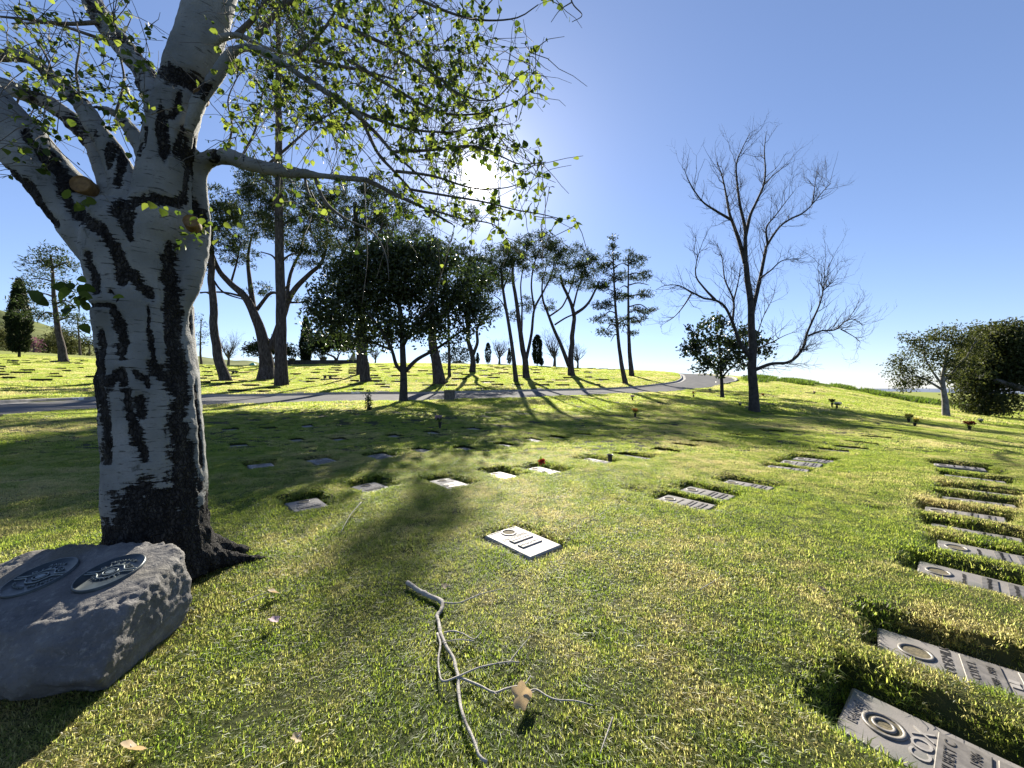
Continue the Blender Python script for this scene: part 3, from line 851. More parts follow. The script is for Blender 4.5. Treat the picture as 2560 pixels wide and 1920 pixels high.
dsp = 0.026 * fbm(V, 3.0, 3, 21) + 0.008 * np.abs(fbm(V, 9, 3, 4)) + 0.0055 * fbm(V, 24, 3, 8, 0.6) + 0.004 * fbm(V, 60, 2, 31)
dsp = dsp + 0.014 * np.abs(fbm(V, 12, 3, 44)) * sstep(-2.3, -2.1, V[:, 0]) * sstep(.1, .3, V[:, 2])
edge = sstep(0.30, 0.46, V[:, 2]) * sstep(-0.2, 0.5, V[:, 1] - 2.3)
V = V + N * (dsp * flat)[:, None] + np.c_[np.zeros((len(V), 2)), 0.018 * fbm(V, 11, 3, 40) * edge * flat]
rm.vertices.foreach_set('co', V.ravel()); rm.update()
rock = empty('memorial_boulder', (-2.7, 2.3, 0))
ro = link('stone', rm, MATS['boulder_stone'], rock); ro.location = (2.7, -2.3, 0)
tag(rock, 'rough grey boulder with two dark oval plaques beside the pale trunk', 'boulder')
bvh = BVHTree.FromPolygons([tuple(v) for v in V], [tuple(p.vertices) for p in rm.polygons])
def plaque(c, lines, seed):
    hits = []
    for dx, dy in ((-.12, -.1), (.12, -.1), (.12, .1), (-.12, .1), (0, 0), (-.15, 0), (.15, 0)):
        h = bvh.ray_cast(Vector((c[0] + dx, c[1] + dy, 2)), Vector((0, 0, -1)))
        hits.append(h[0][:])
    A = np.array(hits); cen = A.mean(0); u, s_, vt = np.linalg.svd(A - cen); n = vt[2] * np.sign(vt[2][2])
    lift = ((A - cen) @ n).max()
    pl = empty('x'); bpy.data.objects.remove(pl)
    a = np.arange(48) * 2 * math.pi / 48
    rx, ry = 0.150, 0.160
    mb = MB(); V = []
    for k, z in ((1.0, -0.05), (1.0, 0.006), (0.975, 0.012), (0.94, 0.012), (0.92, 0.004), (0.0, 0.004)):
        V.append(np.c_[np.cos(a) * rx * k, np.sin(a) * ry * k, np.full(48, z)])
    V = np.array(V).reshape(-1, 3); Fq = []
    for k in range(5):
        for j in range(48): Fq.append([k * 48 + j, k * 48 + (j + 1) % 48, (k + 1) * 48 + (j + 1) % 48, (k + 1) * 48 + j])
    mb.add(V, [np.array(Fq)])
    o = mb.build('plaque', MATS['plaque_bronze'], rock)
    pos = cen + n * (lift + 0.003) - np.array([-2.7, 2.3, 0])
    o.location = pos
    q = Vector((0, 0, 1)).rotation_difference(Vector(n)) @ Quaternion((0, 0, 1), math.radians(4))
    o.rotation_mode = 'QUATERNION'; o.rotation_quaternion = q
    # relief: a double band with a looped cartouche in the middle
    rb = MB()
    for off in (-0.008, 0.010):
        xs = np.linspace(-0.135, 0.135, 40)
        ys = off + np.where(off > 0, 1, -1) * 0.046 * np.exp(-(xs / 0.052) ** 4)
        tube(rb, np.c_[xs, ys, np.full(40, 0.007)], 0.0042, 5)
    e = np.linspace(0, 2 * math.pi, 25)
    tube(rb, np.c_[0.036 * np.cos(e), 0.028 * np.sin(e), np.full(25, 0.008)], 0.0035, 5, cap=False)
    rb.build('relief_band', MATS['plaque_relief'], o)
    MB().add(*(lambda d: (d.V[0], [d.F[0]]))(disc_mesh(0.024, 0.009, 16, 1.0, 0.72))).build('portrait_oval', MATS['plaque_relief'], o)
    for txt, size, r, up in lines:      # arched lettering
        n_ = len(txt)
        for i, ch in enumerate(txt):
            th = (i - (n_ - 1) / 2) * size * 0.95 / r
            if ch == ' ': continue
            k = link('letter', text_mesh(ch, size, 0.003), MATS['plaque_relief'], o)
            if up: k.location = (r * math.sin(th), r * 0.84 * math.cos(th) - 0.01, 0.006); k.rotation_euler = (0, 0, -th)
            else: k.location = (r * math.sin(th), -r * 0.84 * math.cos(th) + 0.01, 0.006); k.rotation_euler = (0, 0, th)
    return o
plaque(PLQ[0], [('ANNA', 0.026, 0.13, True), ('DIALLO', 0.034, 0.092, True), ('BELOVED MOTHER', 0.019, 0.115, False)], 1)
plaque(PLQ[1], [('MONICA', 0.026, 0.13, True), ('DIALLO', 0.034, 0.092, True), ('1942-1994', 0.022, 0.085, False)], 2)

# ------------------------------------------------------------------ fallen branch, leaf litter, sticks
def onground(px, py, lift=0.0):
    g = G(px, py); g[2] += lift; return g
def cb(x, y): return (900 + x / 3.16, 1400 + y / 3.16)
def ground_path(pts, lift): return np.array([onground(*cb(*p), l) for p, l in zip(pts, np.broadcast_to(lift, (len(pts),)))])
mb = MB()
main = [(375, 215), (480, 290), (600, 340), (650, 390), (640, 440), (610, 480), (625, 560), (640, 640), (690, 740), (740, 830), (765, 940), (775, 1040), (790, 1180), (810, 1280), (860, 1400), (910, 1520), (940, 1610), (1000, 1660)]
pth = ground_path(main, 0.032)
rad = np.interp(np.arange(len(main)), [0, 3, 6, 10, 17], [0.016, 0.015, 0.0115, 0.009, 0.006])
sp = smooth_path(pth, 70); rr = np.interp(np.linspace(0, 1, 70), np.linspace(0, 1, len(rad)), rad)
rr = rr * (1 + 0.16 * vnoise(sp, 30, 3)); sp = sp + 0.006 * np.c_[vnoise(sp, 14, 8), vnoise(sp, 14, 9), vnoise(sp, 14, 10)] ; rr[[9, 17, 30, 44, 52]] *= 1.3
tube(mb, sp, rr, 10)
twigs = [([(655, 380), (780, 385), (900, 345), (1000, 310), (1130, 285)], .005), ([(900, 345), (960, 300), (1000, 260)], .003),
         ([(660, 620), (740, 615), (820, 650), (900, 690), (960, 640)], .005), ([(905, 690), (780, 690), (640, 725)], .004),
         ([(610, 630), (635, 720), (620, 830), (625, 950), (655, 1030), (770, 1000), (950, 920), (1170, 880), (1260, 885)], .007),
         ([(1170, 880), (1240, 790), (1350, 670)], .0035),
         ([(790, 990), (940, 1050), (1060, 1110), (1150, 1085), (1250, 1070), (1320, 1110), (1390, 1100), (1480, 1160), (1560, 1190), (1700, 1200), (1840, 1240)], .006),
         ([(1250, 1070), (1310, 1040), (1350, 990)], .004), ([(1060, 1110), (1080, 1150)], .004)]
for pts, r0 in twigs:
    k = len(pts); p = smooth_path(ground_path(pts, np.linspace(0.035, 0.05, k)), 6 * k)
    tube(mb, p, np.linspace(r0, r0 * 0.45, len(p)), 5)
fb = mb.build('fallen_branch', MATS['fallen_wood'])
tag(fb, 'forked pale dead branch lying on the grass', 'branch')

def curled_leaf(name, px, py, size, rz, tilt, label, mat='dead_leaf', seed=0, lobes=True):
    n = 24; r = np.random.default_rng(seed)
    a = np.linspace(0, 2 * math.pi, n, endpoint=False)
    prof = 0.55 + (0.33 * np.abs(np.cos(2.5 * a)) + 0.1 * r.random(n) if lobes else 0.35 * np.abs(np.cos(a)))
    V = [[0, 0, 0]]
    for k in (0.35, 0.7, 1.0):
        V += [[k * prof[j] * math.cos(a[j]), k * prof[j] * math.sin(a[j]), 0.30 * k * k * (0.6 + 0.5 * math.sin(2 * a[j] + 1) + 0.15 * r.random())] for j in range(n)]
    V = np.array(V) * size * 0.6
    Ft = [[0, 1 + j, 1 + (j + 1) % n] for j in range(n)]
    Fq = [[1 + k * n + j, 1 + (k + 1) * n + j, 1 + (k + 1) * n + (j + 1) % n, 1 + k * n + (j + 1) % n] for k in range(2) for j in range(n)]
    mb = MB(); mb.add(V, [np.array(Ft), np.array(Fq)], U(0.2, 0.9))
    g = onground(px, py, 0.05)
    o = empty(name, g, rz); o.rotation_euler = (tilt, 0.2, rz)
    mb.build('blade', MATS[mat], o)
    st = MB(); tube(st, smooth_path(np.array([[0.3, 0, 0.05], [0.8, 0.02, .12], [1.25, .1, .1]]) * size * 0.6, 6), 0.003, 5); st.build('stalk', MATS['fallen_wood'], o)
    tag(o, label, 'leaf', 'dry leaves lying on the grass')
curled_leaf('dry_leaf', *cb(1262, 1165), 0.105, 0.5, 0.9, 'big curled tan leaf caught under the fallen branch', seed=2)
curled_leaf('dry_leaf', 683, 1499, 0.075, 2.2, 0.5, 'bleached dry leaf with a long stalk between boulder and fallen branch', seed=3)
curled_leaf('dry_leaf', 684, 1571, 0.06, 1.0, 0.2, 'small grey dry leaf between boulder and fallen branch', seed=4, mat='petal_pink')
curled_leaf('dry_leaf', 329, 1905, 0.09, 2.6, 0.8, 'brown dry leaf at the bottom edge below the boulder', seed=5)
curled_leaf('dry_leaf', 1111, 1484, 0.05, 0.1, 0.3, 'small pale leaf beside the thick end of the fallen branch', seed=6)
curled_leaf('dry_leaf', 2054, 1492, 0.05, 0.1, 0.4, 'small reddish brown leaf near the marker pits', seed=7)
curled_leaf('dry_leaf', 740, 1880, 0.045, 1.4, 0.5, 'dry leaf scrap low down between boulder and fallen branch', seed=8)
def stick(pts, r0, label):
    p = smooth_path(np.array([onground(x, y, 0.055) for x, y in pts]), 14)
    mb = MB(); tube(mb, p, np.linspace(r0, r0 * .5, 14), 6)
    tag(mb.build('stick', MATS['fallen_wood']), label, 'stick', 'thin sticks lying on the grass')
stick([(903, 1268), (880, 1295), (866, 1318), (852, 1345)], .006, 'thin pale stick on the grass beyond the fallen branch')
stick([(1532, 1828), (1518, 1868), (1500, 1920)], .004, 'thin upright looking stick at the bottom edge')
stick([(600, 1530), (650, 1508), (690, 1500)], .0035, 'thin bleached stick near the boulder')
stick([(1750, 1495), (1790, 1470), (1800, 1462)], .003, 'short thin stick in the strawy grass')

# ------------------------------------------------------------------ grass
def blade_tile(name, nb, radius, hgt_m, width, seed, lean=0.5):
    r = np.random.default_rng(seed)
    a = r.uniform(0, 2 * math.pi, nb); d = radius * np.sqrt(r.random(nb))
    b = np.c_[d * np.cos(a), d * np.sin(a), np.full(nb, -0.012)]
    hh = hgt_m * r.uniform(0.45, 1.15, nb)
    th = r.uniform(0, 2 * math.pi, nb); ln = hh * np.abs(r.normal(0.0, lean, nb)) + hh * 0.12
    dr = np.c_[np.cos(th), np.sin(th), np.zeros(nb)]
    s = np.c_[-np.sin(th + r.normal(0, .5, nb)), np.cos(th), np.zeros(nb)]
    w = (width * r.uniform(0.7, 1.3, nb))[:, None]
    up = np.array([0, 0, 1.0])
    p1 = b + up * (hh * 0.55)[:, None] + dr * (ln * 0.35)[:, None]
    p2 = b + up * (hh * (1 - 0.35 * np.clip(ln / hh, 0, 1.2)))[:, None] + dr * ln[:, None]
    V = np.stack([b - s * w / 2, b + s * w / 2, p1 - s * w * .42, p1 + s * w * .42, p2], 1).reshape(-1, 3)
    k = (np.arange(nb) * 5)[:, None]
    mb = MB(); mb.add(V, [k + np.array([[0, 1, 3, 2]]), k + np.array([[2, 3, 4]])], np.repeat(r.random(nb), 5))
    m = mb.mesh(name, smooth=True); m.materials.append(MATS['turf_blades' if seed < 400 else 'weed_leaves'])
    return bpy.data.objects.new(name, m)
tiles = bpy.data.collections.new('grass_tiles')
TILES = []
for k in range(5): TILES.append(blade_tile('tile_%02d' % k, 34, 0.055, 0.033, 0.0036, 100 + k, 0.95))
for k in range(4): TILES.append(blade_tile('tile_%02d' % (5 + k), 110, 0.15, 0.055, 0.008, 200 + k, 0.7))
for k in range(4): TILES.append(blade_tile('tile_%02d' % (9 + k), 150, 0.32, 0.095, 0.017, 300 + k, 0.6))
for k in range(3): TILES.append(blade_tile('tile_%02d' % (13 + k), 60, 0.55, 0.34, 0.05, 400 + k, 0.6))
for o_ in TILES: tiles.objects.link(o_)
def in_marker(x, y, margin, far=False):
    bad = np.zeros(len(x), bool)
    for (mx, my, an, L, W, dep) in MARK:
        sel = np.where((np.abs(x - mx) < 1.0) & (np.abs(y - my) < 1.0))[0]
        if not len(sel): continue
        dx, dy = x[sel] - mx, y[sel] - my
        u = dx * math.cos(an) + dy * math.sin(an); w = -dx * math.sin(an) + dy * math.cos(an)
        mg = margin + 0.028 * vnoise(np.c_[x[sel], y[sel], 0 * x[sel]], 9.0, 5) + (0.045 if (abs(mx - .1) < .01 and abs(my - 3.7) < .01) else 0)
        bad[sel] |= (np.abs(u) < L / 2 + mg) & (np.abs(w) < W / 2 + mg)
    if far:
        for (mx, my) in FARM:
            sel = np.where((np.abs(x - mx) < 1.2) & (np.abs(y - my) < .9))[0]
            bad[sel] |= (np.abs(x[sel] - mx) < 0.5 + margin) & (np.abs(y[sel] - my) < 0.25 + margin)
    return bad
def zone(y0, y1, dens, margin, first, count, scl, far=False, ulim=1.42, pad=0.8):
    xm = ulim * y1 + pad
    n = int(dens * 2 * xm * (y1 - y0))
    x = RNG.uniform(-xm, xm, n); y = RNG.uniform(y0, y1, n)
    k = np.abs(x) < ulim * y + pad
    x, y = x[k], y[k]
    k = ~in_marker(x, y, margin, far)
    off, hw = road_coords(x, y)
    k &= (np.abs(off) > hw + 0.16) | (off > 60)
    k &= ~((np.hypot((x + 2.78), (y - 3.0)) < 0.37) | ((np.abs(x + 2.75) < .66) & (np.abs(y - 2.28) < .36)))
    for (dx_, dy_, dr_) in DIVOT: k &= np.hypot(x - dx_, (y - dy_) * 1.3) > dr_ * (.75 + .3 * vnoise(np.c_[x, y, 0 * x], 14, 3))
    x, y = x[k], y[k]
    return x, y, RNG.integers(first, first + count, len(x)), scl * RNG.uniform(0.75, 1.2, len(x))
parts = [zone(0.75, 8.5, 900, 0.035, 0, 5, 1.12), zone(8.2, 20, 46, 0.09, 5, 4, 0.85), zone(19.5, 72, 8.5, 0.24, 9, 4, 1.0, True)]
# longer fringe round the marker pits
fx, fy, fi, fs = [], [], [], []
for (mx, my, an, L, W, dep) in MARK:
    if my > 12: continue
    n = int(260)
    u = RNG.uniform(-L / 2 - .15, L / 2 + .15, n); w = RNG.uniform(-W / 2 - .15, W / 2 + .15, n)
    e = np.maximum(np.abs(u) - L / 2, np.abs(w) - W / 2)
    k = (e > 0.045) & (e < .14)
    u, w = u[k], w[k]
    x = mx + u * math.cos(an) - w * math.sin(an); y = my + u * math.sin(an) + w * math.cos(an)
    k = ~in_marker(x, y, 0.03)
    fx.append(x[k]); fy.append(y[k]); fi.append(RNG.integers(0, 5, k.sum())); fs.append(RNG.uniform(1.1, 1.7, k.sum()))
parts.append((np.concatenate(fx), np.concatenate(fy), np.concatenate(fi), np.concatenate(fs)))
n = 420; yy = RNG.uniform(.9, 7.5, n); xx = RNG.uniform(-1.35, 1.35, n) * yy; k = ~in_marker(xx, yy, .05)
parts.append((xx[k], yy[k], RNG.integers(0, 5, k.sum()), RNG.uniform(1.4, 2.1, k.sum())))
for (dx_, dy_, dr_) in DIVOT[:1]:
    n = 26; parts.append((dx_ + RNG.normal(0, .07, n), dy_ + dr_ * 1.3 + RNG.normal(0, .035, n), RNG.integers(0, 5, n), RNG.uniform(1.2, 1.9, n)))
# rough tall growth along the ridge on the far side of the slope
n = 2200
c = RNG.uniform(1860, 2420, n); yy = np.interp(c, [1880, 2100, 2300, 2420], [47, 44.5, 42, 40]) + RNG.normal(0, 1.6, n)
parts.append(((c - CX) / F * yy, yy, RNG.integers(13, 16, n), RNG.uniform(.7, 1.7, n) * np.where(vnoise(np.c_[c, c, c], .02, 3) > -.1, 1, .45)))
gxp, gyp, gi, gs = (np.concatenate([p[k] for p in parts]) for k in range(4))
pits = np.zeros(len(gxp))
gz = np.where(gyp < 8.5, hgt(gxp, gyp, carve=True), hgt(gxp, gyp))
ex = 0.15
sx = (hgt(gxp + ex, gyp) - hgt(gxp - ex, gyp)) / (2 * ex); sy = (hgt(gxp, gyp + ex) - hgt(gxp, gyp - ex)) / (2 * ex)
near = gyp < 9; sx[near] = 0; sy[near] = 0
th = RNG.uniform(0, 2 * math.pi, len(gxp))
sxl = sx * np.cos(th) + sy * np.sin(th); syl = -sx * np.sin(th) + sy * np.cos(th)
q_ = np.c_[gxp, gyp, gxp * 0]
patch = vnoise(q_, 1.1, 77); tuft = vnoise(q_, 6.5, 78)
gs = gs * (1 + 0.25 * patch + np.where(gyp < 9, 0.30, 0.2) * tuft)
gm = bpy.data.meshes.new('grass')
gm.vertices.add(len(gxp)); gm.vertices.foreach_set('co', np.c_[gxp, gyp, gz].ravel())
a_ = gm.attributes.new('rot', 'FLOAT_VECTOR', 'POINT'); a_.data.foreach_set('vector', np.c_[np.arctan(syl), -np.arctan(sxl), th].astype(np.float32).ravel())
a_ = gm.attributes.new('scl', 'FLOAT', 'POINT'); a_.data.foreach_set('value', gs.astype(np.float32))
a_ = gm.attributes.new('pick', 'INT', 'POINT'); a_.data.foreach_set('value', gi.astype(np.int32))
gm.materials.append(MATS['turf_blades'])
grass = link('grass', gm)
tag(grass, 'short mown grass covering the cemetery lawn', 'grass', kind='stuff')
ng = bpy.data.node_groups.new('grass_instances', 'GeometryNodeTree')
ng.interface.new_socket('Geometry', in_out='INPUT', socket_type='NodeSocketGeometry')
ng.interface.new_socket('Geometry', in_out='OUTPUT', socket_type='NodeSocketGeometry')
gin, gout = ng.nodes.new('NodeGroupInput'), ng.nodes.new('NodeGroupOutput')
ci = ng.nodes.new('GeometryNodeCollectionInfo'); ci.inputs['Collection'].default_value = tiles
ci.inputs['Separate Children'].default_value = True; ci.inputs['Reset Children'].default_value = True
iop = ng.nodes.new('GeometryNodeInstanceOnPoints'); iop.inputs['Pick Instance'].default_value = True
def nattr(nm, ty):
    n_ = ng.nodes.new('GeometryNodeInputNamedAttribute'); n_.data_type = ty; n_.inputs['Name'].default_value = nm
    return next(s_ for s_ in n_.outputs if s_.enabled and s_.name == 'Attribute')
ng.links.new(gin.outputs[0], iop.inputs['Points']); ng.links.new(ci.outputs[0], iop.inputs['Instance'])
ng.links.new(nattr('pick', 'INT'), iop.inputs['Instance Index'])
ng.links.new(nattr('rot', 'FLOAT_VECTOR'), iop.inputs['Rotation']); ng.links.new(nattr('scl', 'FLOAT'), iop.inputs['Scale'])
ng.links.new(iop.outputs[0], gout.inputs[0])
md = grass.modifiers.new('instances', 'NODES'); md.node_group = ng
print('grass points', len(gxp))

# ------------------------------------------------------------------ trees
def c1(x, y): return (x / 2.37, y / 2.37)
def c3(x, y): return (x / 2.37, 600 + y / 2.37)
def c5(x, y): return (450 + x / 2.765, 550 + y / 2.765)
def c6(x, y): return (1050 + x / 2.765, 550 + y / 2.765)
def c7(x, y): return (1600 + x / 2.074, 280 + y / 2.074)

class Skel:
    """woody skeleton: traced limbs as tubes, then shoots grown out to target points"""
    def __init__(self):
        self.mb = MB(); self.N = []; self.R = []; self.D = []
    def limb(self, pts, r0, r1, sides=8, k=6, flare=0.0):
        p = smooth_path(np.asarray(pts, float), max(4, k * (len(pts) - 1)))
        s = np.linspace(0, 1, len(p)); r = r0 + (r1 - r0) * s ** 0.9
        if flare: r = r * (1 + flare * np.exp(-s * len(p) / 3.0))
        p = p + (vnoise(p, 0.9, 5)[:, None] * rand_dirs(1) * r[:, None] * 0.35)
        tube(self.mb, p, r, sides)
        self.N.append(p); self.R.append(r)
        t = np.gradient(p, axis=0); self.D.append(t / (np.linalg.norm(t, axis=1)[:, None] + 1e-9))
        return p
    def grow(self, targets, rtip=0.012, rk=0.010, rmax=0.5, sag=0.0, low_pen=0.35, sides=3, k=5, jit=0.12, lift=0.35):
        """join each target to the nearest wood, farthest last; returns the tips' directions"""
        N = np.concatenate(self.N); R = np.concatenate(self.R); D = np.concatenate(self.D)
        T = np.asarray(targets, float)
        d0 = np.array([((N - q) ** 2).sum(1).min() for q in T])
        order = np.argsort(d0); T = T[order]
        cap = len(N) + len(T) * (k - 1)
        NN = np.zeros((cap, 3)); RR = np.zeros(cap); DD = np.zeros((cap, 3)); m = len(N)
        NN[:m], RR[:m], DD[:m] = N, R, D
        paths = np.zeros((len(T), k, 3)); rads = np.zeros((len(T), k)); s = np.linspace(0, 1, k)[:, None]
        for i, q in enumerate(T):
            dv = q - NN[:m]; dd = np.sqrt((dv ** 2).sum(1))
            cost = dd * (1 + low_pen * np.clip(-dv[:, 2] / (dd + 1e-6), 0, 1)) + 0.25 * dd * (1 - (dv * DD[:m]).sum(1) / (dd + 1e-6))
            j = int(np.argmin(cost)); a = NN[j]; L = dd[j]
            r0 = min(RR[j] * rmax, rtip + rk * L)
            b = a + DD[j] * L * lift + rand_dirs(1)[0] * L * jit; 
            c_ = q - (q - a) * 0.3 + np.array([0, 0, sag * L]) + rand_dirs(1)[0] * L * jit
            p = (1 - s) ** 3 * a + 3 * (1 - s) ** 2 * s * b + 3 * (1 - s) * s ** 2 * c_ + s ** 3 * q
            paths[i] = p; rads[i] = r0 + (rtip * 0.6 - r0) * s[:, 0]
            t_ = np.gradient(p, axis=0); t_ /= np.linalg.norm(t_, axis=1)[:, None] + 1e-9
            NN[m:m + k - 1] = p[1:]; RR[m:m + k - 1] = rads[i][1:]; DD[m:m + k - 1] = t_[1:]
            m += k - 1
        tubes_batch(self.mb, paths, rads, sides)
        self.N.append(paths[:, 1:].reshape(-1, 3)); self.R.append(rads[:, 1:].ravel()); self.D.append(DD[m - len(T) * (k - 1):m])
        tipd = paths[:, -1] - paths[:, -2]
        return T, tipd / (np.linalg.norm(tipd, axis=1)[:, None] + 1e-9), paths

def blob_points(blobs, Y, dens, depth=0.8, shell=0.5, flat=1.0):
    """points filling a crown: blobs are (px, py, rx, ry[, dY]) seen from the camera, given real depth"""
    out = []
    for b in blobs:
        px, py, rx, ry = b[:4]; yc = Y + (b[4] if len(b) > 4 else 0.0)
        c = P(px, py, yc); a = np.array([rx / F * yc, rx / F * yc * depth, ry / F * yc])
        n = max(6, int(dens * a[0] * a[2] * 3.14 * (0.5 + 0.35 * a[1])))
        d = rand_dirs(n); r = U(0, 1, n) ** (1 / (3 + shell * 4))
        out.append(c + d * r[:, None] * a)
    return np.concatenate(out)

def tree(name, label, cat, base, skel, bark, crown_mb, leafmat, group=None):
    o = empty(name, base)
    b = Vector(base)
    for nm, m, mat in (('trunk', skel.mb, bark), ('crown', crown_mb, leafmat)):
        if m is None or not m.V: continue
        c = m.build(nm, MATS[mat], o, loc=(-b.x, -b.y, -b.z))
        if nm == 'crown': c['kind'] = 'stuff'
    tag(o, label, cat, group)
    return o

def needle_clumps(mb, C, D, n, L, W, spread=0.9, up=0.4, rad=0.25):
    k = len(C)
    c = np.repeat(C, n, 0) + RNG.normal(size=(k * n, 3)) * rad * np.array([1, 1, 0.55])
    d = np.repeat(D, n, 0) * 0.5 + RNG.normal(size=(k * n, 3)) * spread; d[:, 2] += up
    d /= np.linalg.norm(d, axis=1)[:, None] + 1e-9
    leaf_cloud(mb, c, L * U(.6, 1.2, k * n), W, D=d, fold=0.1, tint=np.clip(np.repeat(U(0, 1, k), n) * .6 + U(0, .4, k * n), 0, 1))

def pine(label, base_px, limbs, blobs, r0px, dens=2.2, needle=(30, 0.42, 0.085), rad=0.27, flat=1.0, bark='pine_bark', Y=None, group='pines on the slope across the road', depth=0.8, leafmat='pine_needles', low=0.35, name='pine_tree', cat='pine tree'):
    g = G(*base_px) if Y is None else np.array([(base_px[0] - CX) / F * Y, Y, h1((base_px[0] - CX) / F * Y, Y)])
    Yb = g[1]; sk = Skel(); m = Yb / F
    for k, lm in enumerate(limbs):
        pts, ra, rb = lm[:3]
        dy = lm[3] if len(lm) > 3 else 0.0
        dy0 = lm[4] if len(lm) > 4 else 0.0
        w = np.linspace(dy0, dy, len(pts))
        pp = np.array([P(x, y, Yb + dw) for (x, y), dw in zip(pts, w)])
        if k == 0: pp[0] = g + np.array([0, 0, -0.25])
        sk.limb(pp, ra * m, rb * m, 9 if k == 0 else 6, 6, 0.35 if k == 0 else 0)
    T = blob_points(blobs, Yb, dens * 1.9, depth)
    cl = MB()
    T, D, paths = sk.grow(T, rtip=0.014, rk=0.012, low_pen=low)
    needle_clumps(cl, T, D, *needle, rad=rad)
    mid = paths[::2, 3]
    needle_clumps(cl, mid, D[::2], max(4, needle[0] // 2), needle[1], needle[2], rad=rad)
    return tree(name, label, cat, tuple(g), sk, bark, cl, leafmat, group)

# --- pines across the road, from left to right
Q5 = lambda L: [c5(*p) for p in L]
Q6 = lambda L: [c6(*p) for p in L]
pine('slender leaning pine nearest the pale trunk, bare for two thirds', (567, 955),
     [(Q5([(305, 1120), (265, 950), (240, 780), (230, 620), (220, 450), (213, 250), (215, 60)]), 11, 6), (Q5([(225, 520), (180, 500), (140, 505)]), 3, 1.5, 1), (Q5([(225, 330), (170, 300), (130, 260)]), 3, 1.5, -1), (Q5([(220, 400), (300, 500), (440, 550)]), 3, 1.5, 1)],
     [(520, 668, 26, 12), (545, 600, 40, 36), (500, 640, 26, 18), (548, 540, 46, 40), (520, 500, 50, 40)], 11, 2.0)
pine('broad forked pine with a thick gnarled trunk behind the tallest pine', (667, 948),
     [(Q5([(600, 1095), (592, 950), (560, 780), (500, 620), (440, 520), (350, 440), (265, 340), (215, 200), (200, 40)]), 17, 2, -2),
      (Q5([(620, 900), (665, 800), (720, 640), (745, 560), (800, 470), (900, 370), (975, 300), (1010, 180), (1020, 50)]), 11, 2, 1.5), (Q5([(510, 620), (480, 400), (470, 250), (500, 90)]), 7, 2, 1),
      (Q5([(530, 620), (620, 510), (690, 500), (760, 440)]), 5, 2, -2), (Q5([(440, 530), (300, 500), (140, 500)]), 3.5, 1.5, 2), (Q5([(740, 560), (760, 380), (840, 200), (860, 60)]), 5, 2, 3),
      (Q5([(745, 570), (830, 570), (880, 560)]), 3, 1.5, 1), (Q5([(350, 440), (390, 300), (420, 150)]), 3, 1.5, -1)],
     [(580, 565, 60, 60), (650, 530, 70, 60), (725, 560, 70, 60), (790, 610, 45, 60), (600, 640, 45, 30), (745, 640, 50, 28), (690, 470, 90, 45), (755, 755, 24, 12), (640, 720, 30, 18), (800, 530, 40, 50)], 17, 1.7)
pine('tallest pine, a straight mast reaching the top of the picture', (703, 968),
     [(Q5([(700, 1160), (700, 900), (698, 600), (690, 300), (686, 0), (684, -300), (682, -700), (680, -1200), (678, -1600)]), 13.5, 5),
      (Q5([(690, 330), (640, 250), (560, 220)]), 3, 1.5, 1), (Q5([(690, 300), (760, 240), (830, 230)]), 3, 1.5, -1), (Q5([(686, 60), (760, 0), (850, -40)]), 3, 1.5, 1), (Q5([(686, -200), (600, -270), (500, -290)]), 3, 1.5, -1)],
     [(690, 560, 70, 22), (720, 470, 70, 30), (660, 420, 60, 26), (700, 200, 60, 60), (690, 60, 80, 80), (690, -60, 70, 80)], 13, 1.0)
pine('straight thick pine trunk close left of the dark magnolia', (917, 957),
     [(Q5([(1293, 1125), (1275, 1000), (1268, 840), (1260, 600), (1240, 300), (1220, 60), (1210, -120)]), 11, 5), (Q5([(1250, 420), (1150, 250), (1080, 120)]), 4, 2, 2), (Q5([(1245, 350), (1350, 180), (1400, 20)]), 4, 2, -2)],
     [(880, 520, 80, 60), (955, 505, 70, 60), (840, 590, 60, 40), (930, 600, 70, 50), (1000, 560, 56, 50), (820, 520, 50, 50)], 11, 1.5)
pine('thin pine trunk just behind the straight thick one', (897, 938),
     [(Q5([(1238, 1075), (1232, 900), (1225, 700), (1215, 450)]), 5, 3), (Q5([(1220, 620), (1120, 480), (1040, 400)]), 2.5, 1.2, 1)],
     [(840, 640, 50, 40), (880, 680, 50, 36)], 5, 1.6)
pine('crooked leaning pale pine trunk seen right of the magnolia stem', (1099, 962),
     [(Q5([(1797, 1140), (1772, 980), (1745, 850), (1755, 720), (1830, 640), (1900, 560), (1980, 420), (2010, 250)]), 14, 5, 1), (Q5([(1755, 720), (1740, 560), (1700, 380), (1690, 200)]), 6, 3, 2), (Q5([(1900, 560), (2050, 500), (2150, 430)]), 4, 2, -2)],
     [(1050, 610, 50, 46), (1120, 640, 50, 44), (1200, 670, 46, 36), (1140, 532, 15, 22), (1160, 650, 40, 40), (1235, 650, 36, 36), (1182, 545, 10, 32), (1183, 535, 9, 28, 1.0)], 14, 1.7)  # slim upper clumps are added to shade the boulder and a strip of lawn
pine('thin straight young pine beside the crooked leaning one', (1124, 944),
     [(Q5([(1872, 1090), (1858, 850), (1850, 600), (1840, 350)]), 3.6, 2), (Q5([(1850, 650), (1900, 560), (1950, 520)]), 1.8, 1, 1)],
     [(1118, 700, 34, 40), (1115, 650, 30, 30)], 4, 1.5)
pine('forked pine with leafy low boughs between magnolia and leaning pines', (1182, 930),
     [(Q5([(2025, 1050), (2022, 950), (1995, 850), (1985, 700), (1960, 560)]), 7, 3), (Q5([(2028, 930), (2055, 850), (2060, 740), (2150, 640), (2210, 600)]), 5, 2, -1)],
     [(1185, 740, 46, 40), (1225, 775, 30, 28), (1190, 680, 50, 40), (1235, 700, 36, 30)], 7, 2.6, (18, .36, .13))
